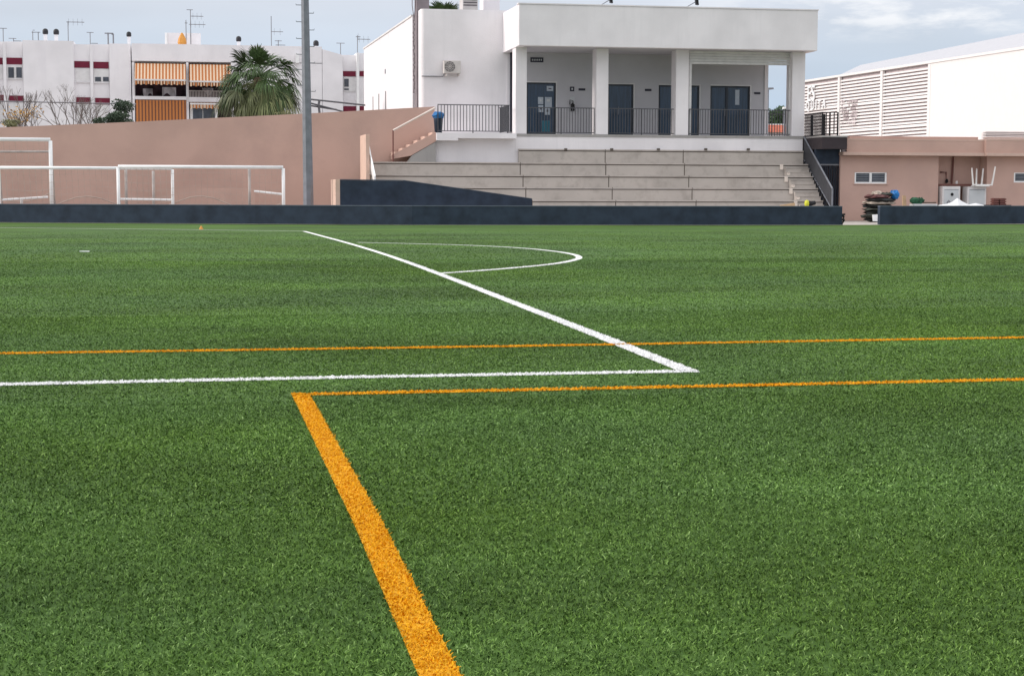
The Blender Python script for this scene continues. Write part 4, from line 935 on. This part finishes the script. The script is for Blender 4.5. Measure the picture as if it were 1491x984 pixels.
for i in range(28): xx = X(277+i*2.2, Y2-.1); m.box(xx-.02, xx+.02, Y2-.12, Y2-.08, Z(142, Y2, 300), Z(133, Y2, 300))
m.box(X(277, Y2), X(338, Y2), Y2-.13, Y2-.07, Z(133.5, Y2, 300), Z(132.3, Y2, 300)); m.build('balcony_rail', 'goalg', A2)
P(MB(), 247, 48.5, 295, 66, YA+2, 4).build('roof_housing', 'white_far', A2); P(MB(), 243, 48, 246.8, 66, YA+1.9, 4.2).build('roof_housing_edge', 'goalw', A2)
P(MB(), 432, 78, 437, 92, Y2-.3, .28).build('pilaster', 'goalw', A2)
A3 = thing('apartment_block', 'white apartment block seen between the mast and the clubhouse hall', 'building', (X(490, YA), YA, 0), 'white apartment blocks beyond the pink wall')
Y3 = YA+4
m = MB(); m.prism([(X(470.5, Y2), 0), (X(500, Y2), 0), (X(500, Y2), Z(80.5, Y2, 500)), (X(470.5, Y2), Z(72, Y2, 470))], Y2, Y2+10); m.build('wall', 'white_far', A3)
m = MB(); P(m, 500.2, 80.5, 520, 230, Y2+.5, 9); m.build('bay', 'white_far', A3); P(MB(), 520.2, 77, 523.8, 230, Y2-.2, 9).build('pilaster', 'goalw', A3)
P(MB(), 524, 78, 560, 230, Y2+1, 9).build('wall', 'white_far', A3)
P(MB(), 500.5, 104, 520, 111.5, Y2+.44, .05).build('red_panel', 'red', A3); P(MB(), 500.5, 155, 520, 170, Y2+.44, .05).build('red_panel', 'red', A3); P(MB(), 524.2, 104, 545, 111.5, Y2+.94, .05).build('red_panel', 'red', A3); P(MB(), 524.2, 155, 545, 170, Y2+.94, .05).build('red_panel', 'red', A3)
w_ = P(MB(), 501, 112.5, 520, 134, Y2+.45, .04).build('window', 'shut', A3); P(MB(), 502, 115, 508.5, 126.5, Y2+.42, .02).build('pane', 'win', w_); P(MB(), 502, 129, 508.5, 131.5, Y2+.42, .02).build('pane', 'win', w_)

# rooftop aerials and cowls
def aerial(u, v0, v1, label, booms, r=.028, Yq=YA+2, grp='television aerials on the roofs'):
    x = X(u, Yq); o = thing('roof_aerial', label, 'aerial', (x, Yq, Z(v1, Yq, u)), grp)
    MB().tube([(x, Yq, Z(v1+3, Yq, u)), (x, Yq, Z(v0, Yq, u))], r, 5).build('mast', 'steeldark', o)
    m = MB()
    for (a, b, v, cross) in booms:
        z = Z(v, Yq, u); xa, xb = X(a, Yq), X(b, Yq); m.tube([(xa, Yq, z), (xb, Yq, z)], r*.8, 4)
        for k in range(cross): xx = xa+(xb-xa)*(k+.5)/cross; m.tube([(xx, Yq-.3, z), (xx, Yq+.3, z)], r*.5, 4); m.tube([(xx, Yq, z-.22), (xx, Yq, z+.22)], r*.35, 4)
    m.build('boom', 'steeldark', o)
aerial(9.3, 41.5, 60, 'T shaped aerial at the far left edge of the roof', [(2.5, 15, 41.8, 0)])
aerial(24, 56, 60, 'very low flat aerial on the far left roof', [(17, 28, 56.5, 0), (24, 35, 60, 0)])
aerial(52, 46, 60, 'short aerial just left of the pair of cowls', [(50.5, 56, 47.5, 0), (52, 55, 44.5, 0)])
aerial(60, 47, 60, 'bent aerial touching the left cowl of the pair', [(55, 63, 47.5, 0)])
aerial(103.3, 31.5, 62, 'tall aerial with long boom to the right on the left block', [(101, 127, 32.5, 4)])
aerial(135, 47.5, 66, 'T shaped aerial right of the tall boom aerial', [(130, 140, 47.8, 0), (136, 146, 63.5, 0)])
aerial(161, 48, 66, 'left upright of the dark roof frame before the single cowl', [(156, 168.5, 49, 0)], .05)
aerial(168.5, 50, 63, 'right upright of the dark roof frame before the single cowl', [(166, 169, 50.5, 0)], .05)
aerial(280.5, 14.5, 66, 'tallest aerial with two booms above the roof housing', [(275, 284, 14.8, 0), (281, 299, 24, 3), (278, 302, 36, 4)])
aerial(273.8, 30, 66, 'thin aerial just left of the tallest one', [(272, 276, 34, 1)])
aerial(397, 24, 78, 'leaning topped aerial with one boom behind the palm', [(397, 414, 46.5, 2), (390, 400, 72, 0)])
aerial(407, 59, 78, 'small T aerial right of the palm top', [(402, 412, 60, 0), (403, 417, 66, 0)])
aerial(497, 63, 78, 'T aerial between the mast and the hall', [(491, 503, 63.3, 0)])
aerial(521.5, 52, 82, 'aerial with splayed head next to the hall wall', [(521, 540, 57.5, 3), (519, 526, 54, 1)])
def cowl(u, v0, v1, label, base=None):
    Yq = YA+1.5; x = X(u, Yq); z0_, z1_ = Z(v1, Yq, u), Z(v0, Yq, u); h = z1_-z0_
    o = thing('chimney_cowl', label, 'chimney cowl', (x, Yq, z0_), 'dark round cowls on the roofs')
    MB().lathe((x, Yq, z0_), [(h*.40, 0), (h*.48, h*.15), (h*.48, h*.62), (h*.36, h*.88), (h*.12, h)], 12).build('cap', 'cow', o, smooth=True)
    MB().box(x-h*.3, x+h*.3, Yq-h*.3, Yq+h*.3, Z((base or v1+10), Yq, u), z0_-.001).build('stack', 'white_far', o)
cowl(70.3, 42, 50.5, 'dark round cowl, left of the pair on the left block'); cowl(86, 42.5, 51, 'dark round cowl, right of the pair on the left block')
cowl(191, 46.5, 54, 'dark cowl on a white stack at the right end of the left block', 68); cowl(349.7, 53, 61, 'dark cowl above the left edge of the palm'); cowl(461.5, 59, 67.5, 'dark cowl right of the floodlight mast')
p = at(265, 57, YA+1)
m = MB(); m.lathe((p.x, p.y, Z(66, YA+1, 265)), [(.25, 0), (.3, .15), (.25, .4), (.14, .62), (.05, .78)], 9); m.build('orange_cover', 'leafy' if 0 else 'orange', label='wrapped orange cover on the roof beside the white housing', category='cover')
# overhead cables
m = MB(); m.tube([at(-60, 146.5, 100), at(60, 149, 100), at(198, 152, 100)], .035, 4); m.build('overhead_cable', 'steeldark', label='thin dark cable crossing in front of the left apartment block', category='cable')
fr_ = thing('roof_rail', 'thin grey rail frame above the pink wall between mast and hall', 'rail', at(466, 165, 95))
for a, b in (((448, 144.5), (532, 153.5)), ((448, 149.5), (500, 163)), ((448, 153.5), (490, 160))): MB().tube([at(*a, 95), at(*b, 95)], .045, 4).build('rail', 'rail', fr_)
MB().tube([at(465.5, 146, 95), at(464, 153, 95), at(466, 170, 95)], .07, 5).build('post', 'rail', fr_)

# ------------------------------------------------------------------ warehouse, right
YW1 = 82.0
xw_ = at(1491, 72, YW1).x
def yat(u, v=100):
    d = ray(u, v); return xw_/d.x*d.y
wh = thing('warehouse', 'long sunlit white warehouse with slatted left half on the right', 'building', (xw_, 95, 0))
ya, yb_, yc_ = yat(1353), yat(1163), yat(1600)
def zt_at(u, v): y = yat(u, v); return CH+ray(u, v).z*y/ray(u, v).y
ze = zt_at(1491, 72); ze2 = zt_at(1353, 95); ze3 = zt_at(1172, 120)
zE = (ze+ze2)/2
def ztop_(y): return ze+(ze3-ze)*(y-YW1)/(yat(1172)-YW1)
m = MB(); m.prismx([(yc_, -.05), (ya, -.05), (ya, ztop_(ya)), (yc_, ztop_(yc_))], xw_, xw_+.3); m.build('plain_wall', 'whouse', wh)
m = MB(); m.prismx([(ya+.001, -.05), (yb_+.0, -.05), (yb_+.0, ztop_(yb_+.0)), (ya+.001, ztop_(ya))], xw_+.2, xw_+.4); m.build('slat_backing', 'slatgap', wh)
slm = MB(); ns = 25
z_lo = 3.4
for i in range(ns):
    t0, t1 = i/ns, (i+.54)/ns
    def zz_(y, t): return z_lo+(ztop_(y)-.12-z_lo)*t
    ex = .02 if i in (8, 16) else 0
    y0, y1 = ya+.05, yb_+.0; t1 += .2/ns if i in (8, 16) else 0
    slm.quadbox([(xw_+.03-ex, y0, zz_(y0, t0)), (xw_+.199, y0, zz_(y0, t0)), (xw_+.199, y1, zz_(y1, t0)), (xw_+.03-ex, y1, zz_(y1, t0)), (xw_+.06-ex, y0, zz_(y0, t1)), (xw_+.199, y0, zz_(y0, t1)), (xw_+.199, y1, zz_(y1, t1)), (xw_+.06-ex, y1, zz_(y1, t1))])
slm.build('slats', 'slat', wh)
for u in (1284, 1222, 1353.5):
    y = yat(u); MB().box(xw_-.02, xw_+.15, y-.18, y+.18, 0, ztop_(y)-.02).build('upright', 'whouse', wh)
m = MB(); m.prismx([(yc_, ztop_(yc_)+.001), (yb_+.0, ztop_(yb_+.0)+.001), (yb_+.0, ztop_(yb_+.0)+.14), (yc_, ztop_(yc_)+.14)], xw_-.06, xw_+.4); m.build('edge_trim', 'whouse', wh)
# sloping roof sheet rising inwards, with its ridge line seen above the eave
def rz(u, v, off):
    d = ray(u, v); t = (xw_+off)/d.x; return (xw_+off, d.y*t, CH+d.z*t)
off = 3.0
r1_, r2_, r3_, r4_ = rz(1217, 112.5, .5), rz(1253, 95, off), rz(1491, 48, off), rz(1640, 22, off)
m = MB()
e1 = (xw_+.1, yat(1217, 112), ztop_(yat(1217, 112))+.1); e3 = (xw_+.1, yat(1491), ztop_(yat(1491))+.1); e4 = (xw_+.1, yat(1640), ztop_(yat(1640))+.1); e2 = (xw_+.1, yat(1253, 107), ztop_(yat(1253, 107))+.1)
m.v = [e1, e2, e3, e4, r4_, r3_, r2_]+[(v[0]+12, v[1], v[2]-1.5) for v in (r4_, r3_, r2_)]
m.f = [(0, 1, 6), (1, 2, 5, 6), (2, 3, 4, 5), (6, 5, 8, 9), (5, 4, 7, 8)]
m.build('roof', 'roofw', wh)
# pale letters on the slats
def letters(txt, u, v, h, name, m_, sp=1.0):
    y = yat(u, v); z = CH+ray(u, v).z*y/ray(u, v).y
    c = bpy.data.curves.new(name, 'FONT'); c.body = txt; c.size = h; c.extrude = .03; c.align_x = 'LEFT'; c.space_character = sp; c.offset = .012
    t_ = bpy.data.objects.new('tmp', c); C.objects.link(t_); bpy.context.view_layer.update()
    me = bpy.data.meshes.new_from_object(t_.evaluated_get(bpy.context.evaluated_depsgraph_get())); bpy.data.objects.remove(t_)
    me.materials.clear(); me.materials.append(M[m_]); o = bpy.data.objects.new(name, me); C.objects.link(o); o.parent = wh; o.matrix_parent_inverse = wh.matrix_world.inverted()
    o.matrix_world = Matrix.Translation((xw_-.03, y, z)) @ Matrix(((0, 0, -1, 0), (-1, 0, 0, 0), (0, 1, 0, 0), (0, 0, 0, 1)))
    return o
letters('ES', 1176, 148, 1.55, 'lettering', 'sheet'); letters('QUITA', 1174, 161, .85, 'lettering', 'sheet', 1.7)
m = MB(); r_ = random.Random(5)
for i in range(9):
    for j in range(7):
        if r_.random() < .25: continue
        u = 1226+i*2.6; v = 148+j*5.2+r_.uniform(-.5, .5); y = yat(u, v); z = CH+ray(u, v).z*y/ray(u, v).y
        m.box(xw_-.03, xw_+.05, y-.10*r_.uniform(.3, 1.6), y+.10, z-.04, z+.05*r_.uniform(.4, 2))
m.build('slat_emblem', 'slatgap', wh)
# small louvre roof beyond the outbuilding
m = MB()
for i in range(4): m.box(X(1434, 76), 60, 76, 76.3, Z(200-i*2.4, 76, 1434)-.0, Z(200-i*2.4, 76, 1434)+.045)
m.box(X(1434, 76)+.02, 60, 76.31, 76.5, 0, Z(192.5, 76, 1434))
m.build('louvred_screen', 'slat', label='low pale louvred screen behind the right end of the outbuilding roof', category='screen')

# ------------------------------------------------------------------ vegetation
def leaves(m, c, rad, n, size, r=random, flat=1.0):
    for _ in range(n):
        while True:
            d = Vector((r.uniform(-1, 1), r.uniform(-1, 1), r.uniform(-1, 1)))
            if .05 < d.length < 1: break
        d = d*(d.length**-.35)
        p = Vector(c)+Vector((d.x*rad[0], d.y*rad[1], d.z*rad[2]))
        a = Vector((r.gauss(0, 1), r.gauss(0, 1), r.gauss(0, 1)*flat)).normalized(); b = a.orthogonal().normalized(); s = size*r.uniform(.6, 1.4)
        k = len(m.v); m.v += [tuple(p-a*s), tuple(p+b*s*.45), tuple(p+a*s), tuple(p-b*s*.45)]; m.f.append((k, k+1, k+2, k+3)); m.r.append(min(1, max(0, .5+.35*d.z+r.uniform(-.35, .35))))
# fan palm
YPm = 86.0; pc = at(376, 113, YPm)
palm = thing('fan_palm', 'shaggy fan palm with drooping skirt behind the pink wall left of the mast', 'palm tree', (pc.x, YPm, 0))
MB().tube([(pc.x, YPm, 0), (pc.x+.05, YPm, pc.z*.6), (pc.x, YPm, pc.z)], .30, 10, .22).build('trunk', 'trunk', palm)
def fan(m, base, direc, length, rad, droop, r, nseg=22, spread=2.5):
    """one fan leaf: petiole then pleated blades"""
    d = Vector(direc).normalized(); tip = base+d*length; tip.z -= droop*length*.3
    m.tube([base, base.lerp(tip, .5)+Vector((0, 0, droop*.05)), tip], .02, 4, .012); m.r += [.75]*(len(m.f)-len(m.r))
    fwd = (d+Vector((0, 0, -droop*.7))).normalized(); side = fwd.cross(Vector((0, 0, 1)))
    side = side.normalized() if side.length > .05 else Vector((1, 0, 0)); nrm = side.cross(fwd)
    tw = r.uniform(-.5, .5); side, nrm = side*math.cos(tw)+nrm*math.sin(tw), nrm*math.cos(tw)-side*math.sin(tw)
    tone = r.uniform(.1, .9)
    for i in range(nseg):
        a = spread*((i+.5)/nseg-.5); L_ = rad*(1-.28*abs(a)/spread*2)*r.uniform(.85, 1.05)
        dd = (fwd*math.cos(a)+side*math.sin(a)+nrm*r.uniform(-.1, .1)).normalized(); ww = side*math.cos(a)-fwd*math.sin(a)
        p1 = tip+dd*L_*.6-Vector((0, 0, droop*.12*L_)); p2 = tip+dd*L_*.95-Vector((0, 0, (droop*.5+.12)*L_*r.uniform(.7, 1.3)))
        w_ = .034; k = len(m.v)
        m.v += [tuple(tip-ww*.01), tuple(tip+ww*.01), tuple(p1+ww*w_), tuple(p1-ww*w_), tuple(p2)]
        m.f += [(k, k+1, k+2, k+3), (k+3, k+2, k+4)]; t = min(1, max(0, tone+r.uniform(-.2, .2))); m.r += [t, t]
r_ = random.Random(11)
green, old = MB(), MB()
top_ = Vector((pc.x, YPm, pc.z+.05))
for i in range(34):
    az = i*2.399+r_.uniform(-.3, .3); el = r_.uniform(-.25, .65)
    fan(green, top_, (math.cos(az)*math.cos(el), math.sin(az)*math.cos(el), math.sin(el)), r_.uniform(1.1, 1.6), r_.uniform(1.0, 1.3), max(0, .9-el*.6), r_)
for (dx, dz, l_) in ((-.75, .9, .9), (-.5, 1, .8), (-.05, 1, .75), (.08, 1, .6), (.2, 1, .55), (.85, .8, .8), (1, .55, .9), (-1, .4, .8)):
    fan(green, top_, (dx, -.15, dz), l_*1.1, 1.15, .12, r_, 26, 1.9)
for i in range(9):
    az = i*2.399; el = r_.uniform(.6, 1.2)
    fan(green, top_, (math.cos(az)*math.cos(el), math.sin(az)*math.cos(el), math.sin(el)), r_.uniform(.7, .95), 1.0, .35, r_)
for i in range(58):
    az = i*2.399+r_.uniform(-.3, .3); el = r_.uniform(-1.2, .12)
    fan(old, top_-Vector((0, 0, r_.uniform(0, .3))), (math.cos(az)*math.cos(el), math.sin(az)*math.cos(el), math.sin(el)), r_.uniform(1.0, 1.7), r_.uniform(.95, 1.35), .95, r_)
green.build('crown', 'palm', palm); old.build('drooping_skirt', 'palmo', palm)
# second palm seen over the wing roof
YQ = 96; qc = at(645, 16, YQ)
palm2 = thing('palm_tree', 'dark palm tops just showing over the wing roof beside the cooling unit', 'palm tree', (qc.x, YQ, 0))
MB().tube([(qc.x, YQ, 0), (qc.x, YQ, qc.z-.9)], .22, 8, .16).build('trunk', 'trunk', palm2)
g2 = MB()
for i in range(34):
    az = i*2.399; el = r_.uniform(-.4, 1.2)
    fan(g2, Vector((qc.x, YQ, qc.z-.9)), (math.cos(az)*math.cos(el), math.sin(az)*math.cos(el), math.sin(el)), 1.0, .85, max(.0, .6-el*.5), r_, 16)
g2.build('crown', 'palm', palm2)
# bare trees in front of the apartments
def bare(u, vb, vt, Yt, seed, label, spread=.75, leafm=None, nl=0, group='bare winter trees before the left block'):
    r = random.Random(seed); b = at(u, vb, Yt); top = at(u, vt, Yt).z
    o = thing('bare_tree', label, 'tree', (b.x, Yt, 0), group); m = MB(); lv = MB()
    def grow(p, d, L_, rad, dep):
        q = p+d*L_; mid = p.lerp(q, .5)+Vector((r.uniform(-.06, .06), 0, r.uniform(-.03, .06)))*L_
        m.tube([p, mid, q], rad, 5, rad*.65)
        if dep == 0:
            if leafm: leaves(lv, q, (.28, .28, .2), nl, .07, r)
            return
        for _ in range(r.choice((2, 3))):
            nd = (d+Vector((r.uniform(-1, 1)*spread, r.uniform(-.6, .6)*spread, r.uniform(-.15, .6)))).normalized(); grow(q, nd, L_*r.uniform(.62, .85), rad*.62, dep-1)
    H = top; MB().tube([(b.x, Yt, 0), (b.x+.05, Yt, H*.55)], .14, 7, .10).build('trunk', 'bark', o)
    for k in range(4):
        a = r.uniform(-.9, .9); grow(Vector((b.x+.05, Yt, H*.52)), Vector((a, r.uniform(-.3, .3), .9)).normalized(), H*.155, .042, 4)
    m.build('branches', 'bark', o)
    if lv.v: lv.build('leaves', leafm, o)
bare(98, 178, 128, 84, 3, 'bare grey tree with tangled crown in front of the left block wall')
bare(14, 178, 122, 84, 9, 'bare tree with upright shoots at the far left edge', .5)
bare(48, 180, 158, 82, 14, 'small tree with yellow orange leaves above the pink wall', .6, 'leafy', 1)
bare(128, 178, 145, 86, 21, 'thin bare tree left of the dark bush', .8)
# bushes just over the wall
def bush(c, rad, n, size, mk, name, label, cat, trunk=True, seed=1, blobs=7, grp=None):
    r = random.Random(seed); o = thing(name, label, cat, (c[0], c[1], 0), grp); m = MB()
    for k in range(blobs):
        a = r.uniform(0, 6.28); q = r.uniform(.25, .75)
        leaves(m, (c[0]+rad[0]*q*math.cos(a), c[1]+rad[1]*q*math.sin(a), c[2]+rad[2]*r.uniform(-.6, .6)), (rad[0]*.45, rad[1]*.45, rad[2]*.45), n//blobs, size, r)
    m.build('foliage', mk, o); MB().tube([(c[0], c[1], 0), (c[0], c[1], c[2])], rad[0]*.06+.04, 6, .04).build('trunk', 'bark', o)
c = at(158, 171, 80); bush(c, (1.0, .8, .42), 1500, .06, 'leaf', 'dark_bush', 'dark green bush just above the pink wall below the red panels', 'bush', seed=2)
c = at(176, 162, 81); bush(c, (.65, .6, .62), 1300, .06, 'leaf', 'dark_bush', 'taller dark bush at the right next to the orange hanging awning', 'bush', seed=4)
c = at(12, 181, 80); bush(c, (.6, .5, .22), 600, .05, 'leafo', 'olive_bush', 'low olive shrub at the far left edge over the wall', 'bush', seed=6)
c = at(413, 168, 82); bush(c, (.7, .5, .3), 500, .05, 'leafo', 'olive_bush', 'low olive shrub at the foot of the palm near the mast', 'bush', seed=8)
# view through the open porch corner
for i, (u, v, rx, rz_, Yt) in enumerate(((1118, 177, 1.6, 1.1, 190), (1129, 173, 1.5, 1.3, 200), (1141, 172, 1.5, 1.5, 185), (1156, 174, 1.9, 1.3, 195), (1106, 179, 1.6, 1.0, 200))):
    c = at(u, v, Yt); bush(c, (rx, rx, rz_), 2600, .13, 'leafg', 'green_tree', ['green tree seen through the open porch corner, leftmost full crown', 'green tree in the middle of the open porch corner', 'tallest green tree at the right of the open porch corner', 'green tree hidden partly by the right column', 'green tree hidden partly by the porch wall'][i], 'tree', seed=30+i, blobs=9, grp='distant trees behind the clubhouse')
hs = thing('tiled_house', 'low house with red tiled roof seen through the open porch corner', 'house', at(1130, 195, 130))
MB().box(X(1100, 130), X(1160, 130), 130, 138, 0, Z(192, 130, 1130)).build('wall', 'white_far', hs)
m = MB(); x0, x1 = X(1098, 130), X(1162, 130); z0_, z1_ = Z(193, 130, 1130), Z(182, 134, 1130)
m.v = [(x0, 129.6, z0_), (x1, 129.6, z0_), (x1, 134, z1_), (x0, 134, z1_), (x0, 138.4, z0_), (x1, 138.4, z0_)]; m.f = [(0, 1, 2, 3), (3, 2, 5, 4), (0, 3, 4), (1, 5, 2)]
m.build('roof', 'tile', hs)
MB().box(X(1100, 150), X(1175, 150), 150, 156, 0, Z(180.5, 150, 1130)).build('white_shed', 'goalw', label='low white shed between the tiled roof and the distant trees', category='building')
def lamp(u, vt, Yl, label, m_):
    x = X(u, Yl); zt = Z(vt, Yl, u); o = thing('street_lamp', label, 'street lamp', (x, Yl, 0), 'street lamps behind the clubhouse')
    MB().tube([(x, Yl, 0), (x, Yl, zt)], .05, 8, .035).build('pole', 'steel', o)
    MB().quadbox([(x-.1, Yl-.1, zt), (x+.3, Yl-.1, zt+.05), (x+.3, Yl+.1, zt+.05), (x-.1, Yl+.1, zt), (x-.08, Yl-.08, zt+.13), (x+.28, Yl-.08, zt+.15), (x+.28, Yl+.08, zt+.15), (x-.08, Yl+.08, zt+.13)]).build('lamp_head', m_, o)
lamp(1117, 131.5, 95, 'tall street lamp with dark head seen through the open porch corner', 'steeldark')
lamp(1140.5, 159, 100, 'lower street lamp with white head beside the right column', 'goalw')
